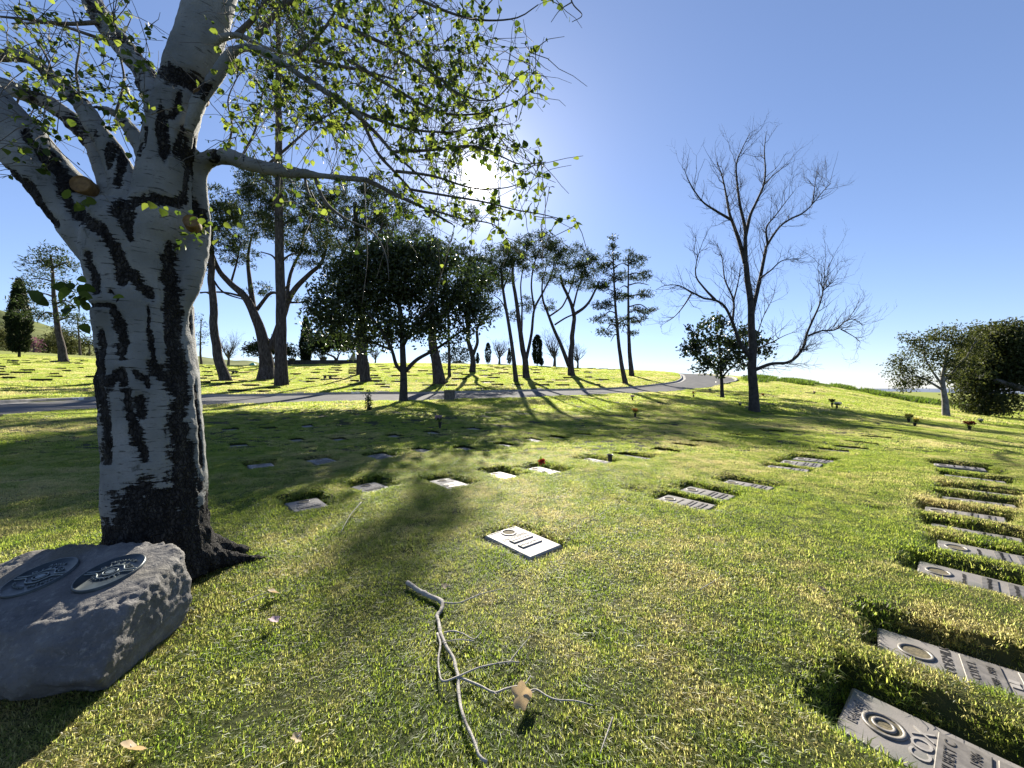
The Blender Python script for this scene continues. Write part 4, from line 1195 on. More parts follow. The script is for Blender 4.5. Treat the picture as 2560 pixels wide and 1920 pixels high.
pine('slim pine leaning left, first of the bright open group', (1291, 958),
     [(Q6([(667, 1130), (640, 900), (610, 700), (592, 600), (570, 450), (560, 330)]), 5.5, 3), (Q6([(600, 640), (560, 560), (510, 520)]), 2, 1, 1), (Q6([(575, 480), (620, 350), (640, 250)]), 2.4, 1.2, 1)],
     [(1245, 655, 36, 30), (1275, 635, 40, 34), (1235, 720, 24, 20), (1265, 690, 30, 20)], 5, 2.0)
pine('two stemmed umbrella pine forking low in the open group', (1316, 948),
     [(Q6([(737, 1100), (730, 980), (712, 890), (690, 750), (660, 520), (640, 380), (650, 260)]), 8, 3, -1), (Q6([(735, 960), (770, 790), (790, 620), (850, 500), (900, 400), (930, 300), (935, 220)]), 5, 1.2, 1.5),
      (Q6([(702, 780), (705, 600), (695, 450), (720, 300)]), 3, 1.5, 2), (Q6([(790, 620), (770, 450), (790, 300), (830, 200)]), 3, 1.5, -1)],
     [(1300, 625, 44, 30), (1345, 612, 44, 28), (1375, 640, 36, 34), (1325, 665, 40, 26), (1370, 690, 28, 20), (1315, 770, 20, 26), (1290, 790, 14, 16)], 8, 2.0)
pine('wide umbrella pine on a V shaped double trunk', (1427, 942),
     [(Q6([(1042, 1085), (1045, 930), (1060, 750), (1065, 660), (1050, 590), (1000, 480), (970, 380)]), 8, 3, 1), (Q6([(1030, 1010), (980, 880), (920, 740), (880, 640), (850, 550), (845, 440), (870, 330)]), 6, 1.5, -1.5),
      (Q6([(1062, 655), (1150, 590), (1210, 490), (1240, 420)]), 4.5, 2, -1), (Q6([(930, 725), (1000, 680), (1055, 655)]), 2.5, 2), (Q6([(895, 665), (960, 620), (1000, 570), (1050, 440), (1080, 320)]), 2.6, 1.3, 2),
      (Q6([(1060, 600), (1090, 480), (1130, 380), (1150, 300)]), 3, 1.3, 2)],
     [(1400, 632, 36, 28), (1440, 645, 44, 30), (1480, 668, 34, 32), (1420, 690, 44, 24), (1465, 705, 34, 22), (1370, 765, 22, 14), (1495, 715, 20, 14)], 8, 2.1)
pine('leaning conifer with ragged layered boughs left of its twin', (1565, 963),
     [(Q6([(1422, 1140), (1385, 950), (1360, 700), (1345, 500), (1335, 250), (1328, 150)]), 5.5, 1.2)] +
     [(Q6([(1350 + o, y), (1350 + o + dx * .5, y - 18), (1350 + o + dx, y + dy)]), 2.0, .7, d) for o, y, dx, dy, d in
      [(-12, 300, -50, -20, 1), (-10, 330, 55, -30, -1), (-5, 400, -70, -10, -1), (-5, 430, 60, -10, 1), (0, 500, -85, 0, 1), (5, 540, 60, 5, -1), (8, 600, -130, 20, -1), (12, 650, -110, 40, 1), (20, 740, -100, 60, -1), (20, 720, 60, 40, 1), (28, 810, -60, 30, 0)]],
     [(1530, 608, 7, 14), (1530, 640, 16, 12), (1522, 675, 24, 14), (1545, 690, 18, 12), (1512, 712, 28, 11), (1548, 740, 18, 10), (1505, 760, 30, 10), (1508, 798, 30, 9), (1545, 812, 20, 8), (1515, 832, 20, 7)], 5, 4.2, (30, .36, .09), 0.24, low=0.1)
pine('upright conifer with layered boughs, last in the line of pines', (1580, 943),
     [(Q6([(1467, 1085), (1447, 870), (1440, 600), (1440, 400), (1440, 240)]), 5.5, 1.2)] +
     [(Q6([(1442, y), (1442 + dx * .5, y - 15), (1442 + dx, y + dy)]), 2.0, .7, d) for y, dx, dy, d in
      [(300, 70, -20, 1), (320, -45, -20, -1), (380, 100, 0, -1), (450, 140, 0, 1), (470, -60, 0, -1), (530, 160, 10, -1), (600, 165, 40, 1), (640, 130, 30, 0), (690, 90, 40, -1), (740, -50, 40, 1), (790, 40, 20, 0)]],
     [(1571, 640, 14, 14), (1592, 655, 24, 14), (1560, 690, 18, 10), (1605, 690, 26, 11), (1618, 735, 24, 8), (1560, 745, 22, 8), (1610, 776, 30, 9), (1590, 800, 24, 8), (1560, 800, 14, 7), (1580, 832, 16, 6)], 5, 4.4, (30, .36, .09), 0.24, low=0.1)
pine('open pine on the sunlit lawn left of the pale trunk', (161, 906),
     [([c3(*p) for p in [(382, 730), (355, 600), (335, 480), (320, 330), (312, 200), (300, 90)]], 8, 2)] +
     [([c3(*p) for p in [(325 + o, y), (325 + o + dx * .5, y - 22), (325 + o + dx, y + dy)]], 2.5, .8, d) for o, y, dx, dy, d in
      [(-20, 150, -90, -30, 1), (-15, 170, 80, -40, -2), (-10, 250, -130, -20, -1), (-5, 280, 110, -10, 2), (0, 340, -140, 10, 2), (5, 380, 120, 20, -2), (10, 450, -120, 30, -1), (12, 480, 130, -20, 1)]],
     [(125, 640, 34, 22), (95, 672, 32, 20), (160, 668, 30, 20), (90, 715, 28, 18), (170, 715, 26, 16), (75, 755, 26, 14), (150, 760, 30, 12), (110, 790, 40, 12), (180, 795, 34, 12), (60, 790, 20, 12)], 8, 1.3, (20, .6, .13), 0.5, group='trees left of the pale trunk', low=0.1)

# --- magnolias
def magnolia(label, base_px, limbs, blobs, dens, leaf, nleaf=9, rad=0.3, Y=None):
    g = G(*base_px) if Y is None else np.array([(base_px[0] - CX) / F * Y, Y, h1((base_px[0] - CX) / F * Y, Y)])
    Yb = g[1]; m = Yb / F; sk = Skel()
    for k, lm in enumerate(limbs):
        pts, ra, rb = lm[:3]; dy = lm[3] if len(lm) > 3 else 0
        pp = np.array([P(x, y, Yb + d) for (x, y), d in zip(pts, np.linspace(0, dy, len(pts)))])
        if k == 0: pp[0] = g - np.array([0, 0, .2])
        sk.limb(pp, ra * m, rb * m, 9, 5, 0.3 if k == 0 else 0)
    T, D, paths = sk.grow(blob_points(blobs, Yb, dens * 1.7, 0.75, 0.3), rtip=0.012, rk=0.011)
    cl = MB()
    for C in (T, paths[:, 3], paths[::2, 2]):
        k = len(C); c = np.repeat(C, nleaf, 0) + RNG.normal(size=(k * nleaf, 3)) * rad
        leaf_cloud(cl, c, leaf * U(.8, 1.4, len(c)), leaf * .62, up=0.15, tint=np.clip(np.repeat(U(0, 1, k), nleaf) * .6 + U(0, .4, len(c)), 0, 1))
    return tree('magnolia_tree', label, 'magnolia tree', tuple(g), sk, 'dark_bark', cl, 'magnolia_leaves', 'dark magnolias by the road')
magnolia('large dark magnolia with a dense crown beside the road', (1008, 1004),
    [(Q5([(1547, 1255), (1545, 1130), (1543, 1040), (1538, 900), (1530, 700), (1500, 500), (1480, 300)]), 9.5, 4), (Q5([(1535, 1050), (1495, 1000), (1465, 900), (1400, 780), (1300, 640)]), 5, 2, -1.5),
     (Q5([(1560, 1045), (1640, 965), (1790, 880), (1900, 800), (2000, 730)]), 5.5, 2, 1), (Q5([(1540, 880), (1640, 700), (1760, 560)]), 4.5, 2, -2), (Q5([(1535, 800), (1430, 640), (1300, 480)]), 4, 2, 2), (Q5([(1470, 900), (1350, 850), (1150, 750), (1000, 700)]), 3.5, 1.5, 1)],
    [(960, 690, 110, 90), (850, 740, 70, 50), (800, 820, 40, 40), (880, 770, 70, 60), (1070, 700, 90, 90), (990, 635, 76, 44), (950, 820, 90, 40), (1120, 790, 70, 45), (830, 800, 45, 36), (1040, 830, 80, 32), (900, 690, 80, 70), (1090, 645, 60, 40), (800, 775, 34, 40), (1165, 740, 56, 46), (1205, 790, 36, 36), (1190, 700, 44, 40), (1150, 840, 40, 22), (880, 860, 40, 18)], 4.6, 0.24, 10, 0.30)
magnolia('small dark magnolia standing beside the tall bare tree', (1806, 996),
    [([c7(*p) for p in [(425, 1485), (424, 1400), (420, 1340), (415, 1250), (400, 1150)]], 4.5, 2), ([c7(*p) for p in [(424, 1370), (380, 1310), (320, 1260)]], 2, 1, -.5), ([c7(*p) for p in [(425, 1375), (480, 1320), (560, 1260), (640, 1220)]], 2.4, 1, .5), ([c7(*p) for p in [(420, 1330), (470, 1220), (530, 1120)]], 2.2, 1, -.5)],
    [(1745, 840, 36, 30), (1790, 815, 36, 24), (1730, 880, 26, 24), (1790, 880, 50, 36), (1850, 850, 46, 34), (1895, 870, 34, 26), (1780, 920, 40, 18), (1840, 905, 36, 20)], 6.5, 0.24, 8, 0.2)

# --- the tall bare tree
def bare_tree(label, base_px, limbs, ntwig, lens, Y=None, name='bare_tree', group=None, bark='dark_bark', levels=3, cat='bare tree', rtip=.004):
    g = G(*base_px) if Y is None else np.array([(base_px[0] - CX) / F * Y, Y, h1((base_px[0] - CX) / F * Y, Y)])
    Yb = g[1]; m = Yb / F; sk = Skel()
    for k, lm in enumerate(limbs):
        pts, ra, rb = lm[:3]; d0, d1 = (lm[3], lm[4]) if len(lm) > 4 else (0, 0)
        pp = np.array([P(x, y, Yb + d) for (x, y), d in zip(pts, np.linspace(d0, d1, len(pts)))])
        if k == 0: pp[0] = g - np.array([0, 0, .2])
        sk.limb(pp, ra * m * 1.12, rb * m * (1.1 if k == 0 else .55), 9 if k == 0 else 6, 6, 0.3 if k == 0 else 0)
    # twigs: successive orders, each leaving the last at an acute angle and curving up
    src_p = np.concatenate(sk.N[1:] if len(sk.N) > 1 else sk.N); src_d = np.concatenate(sk.D[1:] if len(sk.N) > 1 else sk.D); src_r = np.concatenate(sk.R[1:] if len(sk.N) > 1 else sk.R)
    for lv in range(levels):
        n = ntwig[lv]; j = RNG.integers(0, len(src_p), n)
        p0 = src_p[j]; d = src_d[j]
        side = np.cross(d, rand_dirs(n)); side /= np.linalg.norm(side, axis=1)[:, None] + 1e-9
        L = lens[lv] * U(.45, 1.25, n)
        dr = d * U(.5, .9, n)[:, None] + side * U(.5, .95, n)[:, None]; dr[:, 2] += 0.15
        dr /= np.linalg.norm(dr, axis=1)[:, None]
        k = 6; s = np.linspace(0, 1, k)
        bend = rand_dirs(n) * 0.22 + np.array([0, 0, 0.22])
        pth = p0[:, None, :] + dr[:, None, :] * (L[:, None] * s)[:, :, None] + bend[:, None, :] * (L[:, None] * s ** 2)[:, :, None]
        pth[:, 1:-1] += RNG.normal(size=(n, k - 2, 3)) * (L * 0.025)[:, None, None]
        r0 = np.minimum(src_r[j] * 0.6, rtip + 0.008 * L)
        rr_ = r0[:, None] * (1 - 0.75 * s)[None, :] + rtip * 0.3
        tubes_batch(sk.mb, pth, rr_, 4 if lv == 0 else 3)
        t_ = np.gradient(pth, axis=1); t_ /= np.linalg.norm(t_, axis=2)[:, :, None] + 1e-9
        src_p = pth[:, 1:].reshape(-1, 3); src_d = t_[:, 1:].reshape(-1, 3); src_r = rr_[:, 1:].ravel()
    return tree(name, label, cat, tuple(g), sk, bark, None, None, group)
Q7 = lambda L: [c7(*p) for p in L]
bare_tree('tall leafless tree with a long low limb, on the slope', (1886, 1030),
    [(Q7([(595, 1555), (588, 1450), (583, 1340), (580, 1240), (580, 1130), (575, 1030), (568, 930), (555, 850), (545, 780)]), 10.5, 5.5),
     (Q7([(545, 780), (520, 690), (490, 600), (465, 530), (450, 450), (430, 350), (400, 260)]), 5, 1.5, 0, 1), (Q7([(475, 560), (390, 510), (330, 470), (290, 420), (250, 350), (228, 290)]), 3, 1, 0, -1),
     (Q7([(545, 780), (548, 680), (545, 600), (520, 490), (505, 380), (500, 270), (530, 190), (570, 110)]), 4.5, 1.2, 0, -.6), (Q7([(548, 650), (570, 540), (600, 470), (640, 380), (650, 300), (645, 200), (655, 100)]), 3.8, 1.1, 0, .8),
     (Q7([(640, 380), (700, 320), (770, 270)]), 1.8, .8, .4, 1), (Q7([(580, 1060), (592, 1000), (610, 920), (630, 830), (650, 730), (660, 690), (720, 600), (780, 555), (850, 520), (900, 470), (950, 410), (990, 370)]), 4.8, 1.2, 0, 1.2),
     (Q7([(895, 475), (905, 400), (910, 340)]), 1.6, .8, 1, 1.2), (Q7([(660, 690), (655, 600), (700, 540), (760, 460), (800, 410)]), 2.4, .9, .3, -.8), (Q7([(625, 860), (680, 820), (740, 770), (840, 760)]), 2, .8, 0, -1),
     (Q7([(580, 1290), (520, 1200), (480, 1090), (440, 1010), (390, 975), (330, 965), (270, 935), (200, 900), (130, 900), (85, 920)]), 4.6, 1, 0, -1.4), (Q7([(270, 935), (230, 1000), (180, 1060), (120, 1100)]), 1.8, .8, -1, -1.4),
     (Q7([(390, 975), (330, 910), (290, 850), (295, 770), (330, 660)]), 2.6, .9, -.6, 0), (Q7([(480, 1080), (485, 980), (440, 870), (425, 760), (400, 680)]), 2.6, .9, -.2, .8), (Q7([(485, 980), (510, 880), (520, 790)]), 2, .9, 0, .5),
     (Q7([(600, 1335), (680, 1305), (760, 1300), (810, 1270), (850, 1210), (865, 1150), (895, 1080), (930, 1000), (950, 920), (955, 860), (955, 790)]), 4.4, 1, 0, -1.6), (Q7([(945, 930), (1000, 880), (1030, 860)]), 1.5, .7, -1.4, -1.6),
     (Q7([(870, 1160), (940, 1135), (1010, 1130), (1060, 1090), (1110, 1075), (1160, 1110)]), 2.4, .8, -1, -1.6), (Q7([(1040, 1125), (1110, 1165), (1145, 1195)]), 1.3, .6, -1.3, -1.6), (Q7([(845, 1235), (885, 1225)]), 1.8, 1.2, -.8, -.9),
     (Q7([(600, 1230), (690, 1190), (760, 1155), (840, 1130)]), 1.6, .7, 0, 1.2), (Q7([(600, 1180), (640, 1060), (690, 960), (700, 900)]), 1.4, .6, 0, .8), (Q7([(610, 1330), (700, 1330), (780, 1340)]), 1.0, .5, 0, .8)],
    (360, 1200, 2300), (1.1, 0.6, 0.32), group=None, rtip=.0055)

# --- trees on the right
def olive(label, base_px, limbs, blobs, dens, Y, nleaf=12, leaf=.22, mat='olive_leaves', name='pepper_tree', cat='tree', bark='grey_bark', rad=.32, group='spreading trees at the right edge'):
    x = (base_px[0] - CX) / F * Y; g = np.array([x, Y, h1(x, Y)]); m = Y / F; sk = Skel()
    for k, lm in enumerate(limbs):
        pts, ra, rb = lm[:3]; dy = lm[3] if len(lm) > 3 else 0
        pp = np.array([P(a, b, Y + d) for (a, b), d in zip(pts, np.linspace(0, dy, len(pts)))])
        if k == 0: pp[0] = g - np.array([0, 0, .2])
        sk.limb(pp, ra * m, rb * m, 8, 5, 0.25 if k == 0 else 0)
    T, D, paths = sk.grow(blob_points(blobs, Y, dens * 1.8, 0.8, 0.2), rtip=0.008, rk=0.009)
    cl = MB()
    for C, n in ((T, nleaf), (paths[:, 3], nleaf // 2)):
        k = len(C); c = np.repeat(C, n, 0) + RNG.normal(size=(k * n, 3)) * rad * np.array([1, 1, .8])
        d = RNG.normal(size=(len(c), 3)) * .7 + np.array([0, 0, -.5]); d /= np.linalg.norm(d, axis=1)[:, None]
        leaf_cloud(cl, c, leaf * U(.8, 1.5, len(c)), leaf * .45, D=d, tint=np.clip(np.repeat(U(0, 1, k), n) * .7 + U(0, .3, len(c)), 0, 1))
    return tree(name, label, cat, tuple(g), sk, bark, cl, mat, group)
g_ = G(2366, 1041)
olive('feathery spreading tree on a pale slanting trunk at the right', (2366, 1041),
    [([(2368, 1041), (2364, 1010), (2358, 978), (2356, 940), (2370, 880)], 7, 3), ([(2357, 975), (2325, 955), (2290, 940), (2255, 945)], 3, 1, -.5), ([(2357, 965), (2320, 910), (2300, 860)], 3, 1, .5), ([(2360, 950), (2410, 900), (2440, 850)], 3, 1, -.5)],
    [(2262, 938, 26, 24), (2300, 900, 40, 34), (2330, 860, 46, 30), (2310, 940, 40, 24), (2370, 840, 50, 34), (2350, 900, 46, 34), (2400, 880, 50, 40), (2410, 930, 46, 30), (2290, 850, 30, 20), (2430, 850, 40, 40), (2250, 915, 24, 30), (2275, 960, 30, 14)], 2.4, g_[1], 42, .15, rad=.24, bark='light_bark')
olive('huge dark spreading tree cut off by the right edge', (2680, 1060),
    [([(2690, 1060), (2660, 1010), (2600, 985), (2540, 968), (2490, 950)], 14, 5, -1), ([(2640, 1000), (2560, 930), (2500, 880)], 8, 3, 1), ([(2560, 975), (2500, 978), (2470, 985)], 3, 1.5, -.5), ([(2660, 1010), (2680, 900), (2640, 840)], 8, 3, 1)],
    [(2470, 870, 60, 50), (2530, 850, 60, 50), (2590, 860, 60, 60), (2500, 920, 70, 44), (2570, 920, 60, 40), (2650, 880, 70, 70), (2440, 950, 40, 34), (2420, 1000, 34, 26), (2470, 1005, 40, 26), (2445, 1030, 22, 12), (2510, 1010, 30, 24), (2490, 960, 40, 24), (2500, 880, 90, 70, 1.0), (2560, 900, 80, 70, 1.0), (2460, 940, 60, 50, 1.0)], 3.6, g_[1] + 4.5, 36, .24, mat='olive_leaves', rad=.33)
# low scrub and a stake at the right edge
def bush(label, px, py, w, h, Y, mat='hill_scrub', dens=3.0, leaf=.25, n=10, name='bush', cat='bush', group=None, stem='grey_bark', zlow=None):
    x = (px - CX) / F * Y; z = h1(x, Y); m = Y / F
    sk = Skel(); top = P(px, py - h, Y)[2]; hh = max(top - z, .3)
    for k in range(5):
        a = U(0, 6.28); sk.limb([(x, Y, z - .1), (x + math.cos(a) * w * m * .3, Y + math.sin(a) * w * m * .3, z + hh * .35), (x + math.cos(a) * w * m * .6, Y + math.sin(a) * w * m * .5, z + hh * .7)], .02 * hh + .01, .01, 5, 3)
    nn = max(20, int(dens * w * m * hh * 4))
    d = rand_dirs(nn); r = U(.35, 1, nn) ** .5
    T = np.array([x, Y, z + hh * .5]) + d * r[:, None] * np.array([w * m, w * m * .8, hh * .5])
    T, D, pa = sk.grow(T, rtip=.008, rk=.006)
    cl = MB(); c = np.repeat(T, n, 0) + RNG.normal(size=(len(T) * n, 3)) * leaf * .9
    leaf_cloud(cl, c, leaf * U(.6, 1.2, len(c)), leaf * .45, up=.3, tint=np.clip(np.repeat(U(0, 1, len(T)), n) * .6 + U(0, .4, len(c)), 0, 1))
    return tree(name, label, cat, (x, Y, z), sk, stem, cl, mat, group)
bush('grey green scrub bush under the huge dark tree', 2545, 1030, 40, 40, g_[1] + 13, 'hill_scrub', 3, .3)
bush('dark rounded bush behind the slanting pale trunk', 2420, 1030, 40, 50, g_[1] + 9, 'olive_leaves', 3, .25)
mb = MB(); g = G(2400, 1022); tube(mb, [g - np.array([0, 0, .1]), g + np.array([0, 0, 0.75])], .03, 8); tube(mb, [g + np.array([0, 0, .74]), g + np.array([0, 0, .80])], .036, 8)
tag(mb.build('stake', MATS['grey_bark']), 'short grey stake on the slope behind the pale slanting trunk', 'stake')

# --- cypresses
def cypress(label, px, top, bottom, w, Y, group='pointed cypresses', blunt=0.0, dens=26, leaf=None):
    x = (px - CX) / F * Y; z = h1(x, Y); m = Y / F; h = P(px, top, Y)[2] - z; r = w * m / 2
    sk = Skel(); sk.limb([(x, Y, z - .2), (x, Y, z + h * .5), (x, Y, z + h * .95)], max(.1, r * .14), .03, 7, 4)
    n = int(max(150, min(1500, dens * h * r * 6)))
    s = U(0.0, 1, n) ** 0.9; prof = np.where(s < .3, .55 + 1.5 * s, 1 - ((s - .3) / .7) ** (1.5 + blunt * 3)) * (1 + .16 * vnoise(np.c_[s * 9, s * 0, s * 0], 1, int(px)))
    a = U(0, 6.28, n); rr_ = r * np.clip(prof, .04, 1.1) * U(.75, 1.03, n)
    C = np.c_[x + rr_ * np.cos(a), Y + rr_ * np.sin(a), z + .15 * h * (1 - s) * .4 + h * s * .99]
    lf = leaf or max(.22, r * .34)
    k = 7; c = np.repeat(C, k, 0) + RNG.normal(size=(n * k, 3)) * lf * .35
    d = np.repeat(np.c_[np.cos(a) * .35, np.sin(a) * .35, np.ones(n)], k, 0) + RNG.normal(size=(n * k, 3)) * .35
    d /= np.linalg.norm(d, axis=1)[:, None]
    cl = MB(); leaf_cloud(cl, c, lf * U(.7, 1.4, n * k), lf * .42, D=d, tint=U(0, 1, n * k))
    return tree('cypress_tree', label, 'cypress', (x, Y, z), sk, 'dark_bark', cl, 'cypress_leaves', group)
cypress('large dark cypress at the left edge of the lawn', 48, 700, 893, 40, G(46, 893)[1], leaf=.4)
cypress('pointed dark cypress rising beside the low wall', 765, 795, 905, 26, 79)
cypress('blunt cypress in the middle of the far crest', 1220, 858, 905, 13, 84, blunt=1)
cypress('tallest blunt cypress on the far crest', 1343, 839, 910, 21, 80, blunt=1)
cypress('slim pointed cypress on the far crest', 1273, 872, 908, 10, 84)
cypress('tiny cypress on the crest behind the forked pine', 1194, 884, 905, 8, 84)
cypress('stubby cypress at the foot of the tallest blunt one', 1354, 896, 911, 8, 79)

# --- small leafless trees and shrubs along the crest
def small_bare(label, px, top, Y, w, group='small leafless trees on the crest'):
    x = (px - CX) / F * Y; z = h1(x, Y); b = CY - (z - H) * F / Y
    hh = b - top; L = []
    L.append(([(px, b), (px + 1, b - hh * .3), (px, b - hh * .6)], hh * .035 + .6, hh * .02))
    for k in range(9):
        a = U(-1, 1); L.append(([(px, b - hh * U(.2, .45)), (px + a * w * .3, b - hh * U(.5, .65)), (px + a * w * .55, b - hh * U(.75, 1.0))], hh * .018 + .2, .35, 0, U(-2, 2)))
    return bare_tree(label, (px, b), L, (90, 260, 300), (hh * Y / F * .3, hh * Y / F * .16, hh * Y / F * .09), Y=Y, group=group, bark='grey_bark', rtip=.014)
small_bare('leafless tree on the rise between pale trunk and forked pine', 571, 850, 80, 44)
small_bare('round leafless tree between two cypresses on the crest', 1248, 855, 82, 46)
small_bare('taller leafless tree right of the tallest blunt cypress', 1386, 838, 78, 52)
small_bare('rightmost leafless tree on the crest, behind the V shaped pine', 1444, 868, 76, 44)
small_bare('leafless tree seen below the magnolia crown', 938, 872, 84, 36)
bush('round dark shrub on the crest behind the thin pine', 1148, 905, 30, 40, 84, 'cypress_leaves', 2.2, .5, group='dark shrubs on the crest')
bush('small low shrub left of the round dark one', 1116, 905, 16, 22, 83, 'cypress_leaves', 2.5, .4, group='dark shrubs on the crest')
magnolia_like = dict(name='spreading_tree', cat='tree', bark='dark_bark', mat='cypress_leaves', group='low dark trees by the wall', leaf=.5, nleaf=10)
olive('low dark flat topped tree behind the forked pine', (683, 908),
    [([(683, 910), (680, 895), (672, 880), (650, 872)], 3.4, 1.5), ([(681, 898), (700, 885), (725, 880)], 2.2, 1)],
    [(640, 872, 26, 14), (670, 864, 30, 14), (705, 872, 26, 14), (728, 882, 14, 9)], 4.0, 76, rad=.5, **magnolia_like)
olive('low dark tree on a curved trunk beside the planters', (842, 906),
    [([(843, 908), (838, 895), (825, 888), (805, 882)], 3.6, 1.5), ([(842, 900), (848, 885), (860, 870)], 2.6, 1)],
    [(800, 868, 26, 16), (830, 856, 32, 18), (865, 860, 24, 16), (795, 850, 24, 14), (850, 842, 30, 12), (875, 845, 14, 10)], 4.0, 77, rad=.5, **magnolia_like)

# --- left background: hill with scrub and trees behind the lawn
hx = np.linspace(-420, -40, 120); hy = np.linspace(150, 520, 90)
HX, HY = np.meshgrid(hx, hy, indexing='ij')
cc = CX + F * HX / HY
rise = np.interp(cc, [-600, -200, 0, 60, 120, 240, 330, 430, 520, 640, 720], [34, 52, 58, 52, 46, 30, 30, 24, 20, 15.5, 4])
HZ = -6 + (rise + 10) * np.exp(-((HY - 330) / 105) ** 2) + 2.5 * fbm(np.c_[HX.ravel(), HY.ravel(), HX.ravel() * 0], .02, 4, 3).reshape(HX.shape) - 12 * (1 - sstep(150, 185, HY))
i, j = np.meshgrid(np.arange(119), np.arange(89), indexing='ij')
mb = MB(); mb.add(np.c_[HX.ravel(), HY.ravel(), HZ.ravel()], [np.stack([i * 90 + j, (i + 1) * 90 + j, (i + 1) * 90 + j + 1, i * 90 + j + 1], -1).reshape(-1, 4)])
tag(mb.build('hill', MATS['hill_grass']), kind='structure')
for lb, px, top, w, Y, mt in [('round olive green tree behind the lawn at the left edge', -6, 812, 40, 112, 'hill_scrub'), ('grey green tree between cypress and open pine', 120, 838, 34, 118, 'hill_scrub'),
                          ('small pink blossoming tree right of the large cypress', 84, 838, 16, 110, 'pink_blossom'), ('broad sunlit tree right of the open pine', 178, 826, 34, 120, 'hill_scrub'), ('grey leafy tree close left of the pale trunk', 222, 838, 26, 116, 'hill_scrub'),
                          ('dark tree low behind the large cypress', 30, 838, 30, 122, 'cypress_leaves'), ('pale green tree high behind the open pine', 150, 808, 30, 150, 'hill_scrub')]:
    x = (px - CX) / F * Y; b = CY - (h1(x, Y) - H) * F / Y
    olive(lb, (px, b), [([(px, b), (px + 1, b - (b - top) * .4), (px, b - (b - top) * .7)], 2.2, 1)], [(px - w * .35, (b + top) / 2 + 2, w * .5, (b - top) * .36), (px + w * .35, (b + top) / 2, w * .5, (b - top) * .38), (px, top + (b - top) * .28, w * .55, (b - top) * .28)], .7, Y, 9, .7, mt, 'background_tree', rad=.8, group='trees behind the left lawn')
pine('slim far pine left of the pale trunk, dark stem', (200, 886), [([(203, 886), (198, 850), (195, 815), (194, 795)], 2.6, 1)], [(195, 800, 12, 10), (188, 822, 18, 8), (204, 832, 18, 8), (192, 846, 18, 7)], 2, .6, (12, .8, .14), .7, Y=104, group='trees left of the pale trunk')
pine('far open pine glimpsed right behind the pale trunk', (503, 903), [([(503, 905), (501, 870), (502, 830), (503, 800)], 2.6, 1)], [(503, 805, 14, 18), (508, 835, 16, 14), (500, 855, 14, 12)], 2, .8, (12, .7, .12), .6, Y=92, group='trees left of the pale trunk')
# distant land beyond the slope
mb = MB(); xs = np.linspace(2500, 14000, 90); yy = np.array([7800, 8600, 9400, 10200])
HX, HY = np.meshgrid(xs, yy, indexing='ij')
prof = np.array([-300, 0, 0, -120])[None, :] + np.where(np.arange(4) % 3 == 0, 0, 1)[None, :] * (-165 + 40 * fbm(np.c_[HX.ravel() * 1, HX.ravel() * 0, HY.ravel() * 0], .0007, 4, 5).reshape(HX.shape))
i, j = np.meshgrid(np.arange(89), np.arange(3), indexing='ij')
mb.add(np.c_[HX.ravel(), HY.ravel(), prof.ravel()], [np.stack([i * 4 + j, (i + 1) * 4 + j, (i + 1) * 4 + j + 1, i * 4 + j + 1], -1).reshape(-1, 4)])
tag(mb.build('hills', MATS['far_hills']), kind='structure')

# ------------------------------------------------------------------ the pale barked tree in front
YT = 3.0
woody = MB()
def wl_(pts, sides=16, k=8):
    """pts: (px, py, Y, radius in m)"""
    q = np.array([[*P(a, b, y), r * 0.615] for a, b, y, r in pts])
    s = smooth_path(q, k * (len(pts) - 1) + 1)
    tube(woody, s[:, :3], s[:, 3], sides)
    return s
trunk_axis = wl_([(404, 1440, YT, .60), (402, 1370, YT, .56), (398, 1290, YT, .525), (390, 1140, YT, .505), (380, 980, YT, .495), (367, 830, YT, .475), (360, 730, YT, .49), (352, 650, YT, .53), (352, 585, YT, .52), (365, 530, YT, .42)], 28)
wl_([(330, 680, YT, .36), (255, 590, YT, .36), (190, 522, YT - .02, .32), (105, 422, YT - .05, .295), (0, 302, YT - .1, .275), (-130, 155, YT - .15, .25)])
wl_([(380, 640, YT, .36), (398, 540, YT - .05, .31), (410, 450, YT - .05, .28), (418, 380, YT - .03, .268), (448, 253, YT, .25), (491, 127, YT + .03, .255), (525, 0, YT + .06, .25), (548, -110, YT + .1, .24), (570, -260, YT + .1, .22)])
R_stem = wl_([(430, 800, YT, .12), (478, 690, YT + .04, .14), (497, 600, YT + .10, .115), (501, 520, YT + .14, .10), (498, 440, YT + .15, .095), (520, 400, YT + .12, .095), (570, 392, YT + .05, .10), (630, 412, YT, .085), (700, 427, YT - .05, .068), (785, 438, YT - .1, .055), (870, 446, YT - .15, .045), (915, 450, YT - .18, .038)], 12)
A_br = wl_([(345, 560, YT, .26), (325, 490, YT, .21), (300, 425, YT, .155), (270, 365, YT, .125), (245, 330, YT, .11), (203, 262, YT + .05, .10), (139, 203, YT + .1, .09), (84, 152, YT + .1, .082), (42, 136, YT + .1, .078), (-30, 140, YT + .1, .07)], 10)
B_br = wl_([(320, 560, YT + .02, .26), (295, 490, YT + .05, .19), (268, 420, YT + .1, .145), (236, 363, YT + .15, .12), (181, 304, YT + .2, .11), (118, 257, YT + .25, .10), (51, 232, YT + .25, .095), (-40, 190, YT + .3, .085)], 10)
C_br = wl_([(432, 360, YT + .02, .2), (410, 290, YT + .05, .18), (388, 235, YT + .1, .165), (362, 180, YT + .15, .15), (310, 118, YT + .2, .14), (255, 55, YT + .25, .13), (215, -30, YT + .3, .12), (180, -120, YT + .3, .11)], 12)
D_br = wl_([(385, 440, YT, .15), (362, 380, YT + .05, .11), (330, 330, YT + .12, .085), (290, 285, YT + .2, .052), (240, 268, YT + .25, .045), (200, 275, YT + .3, .035)], 8)
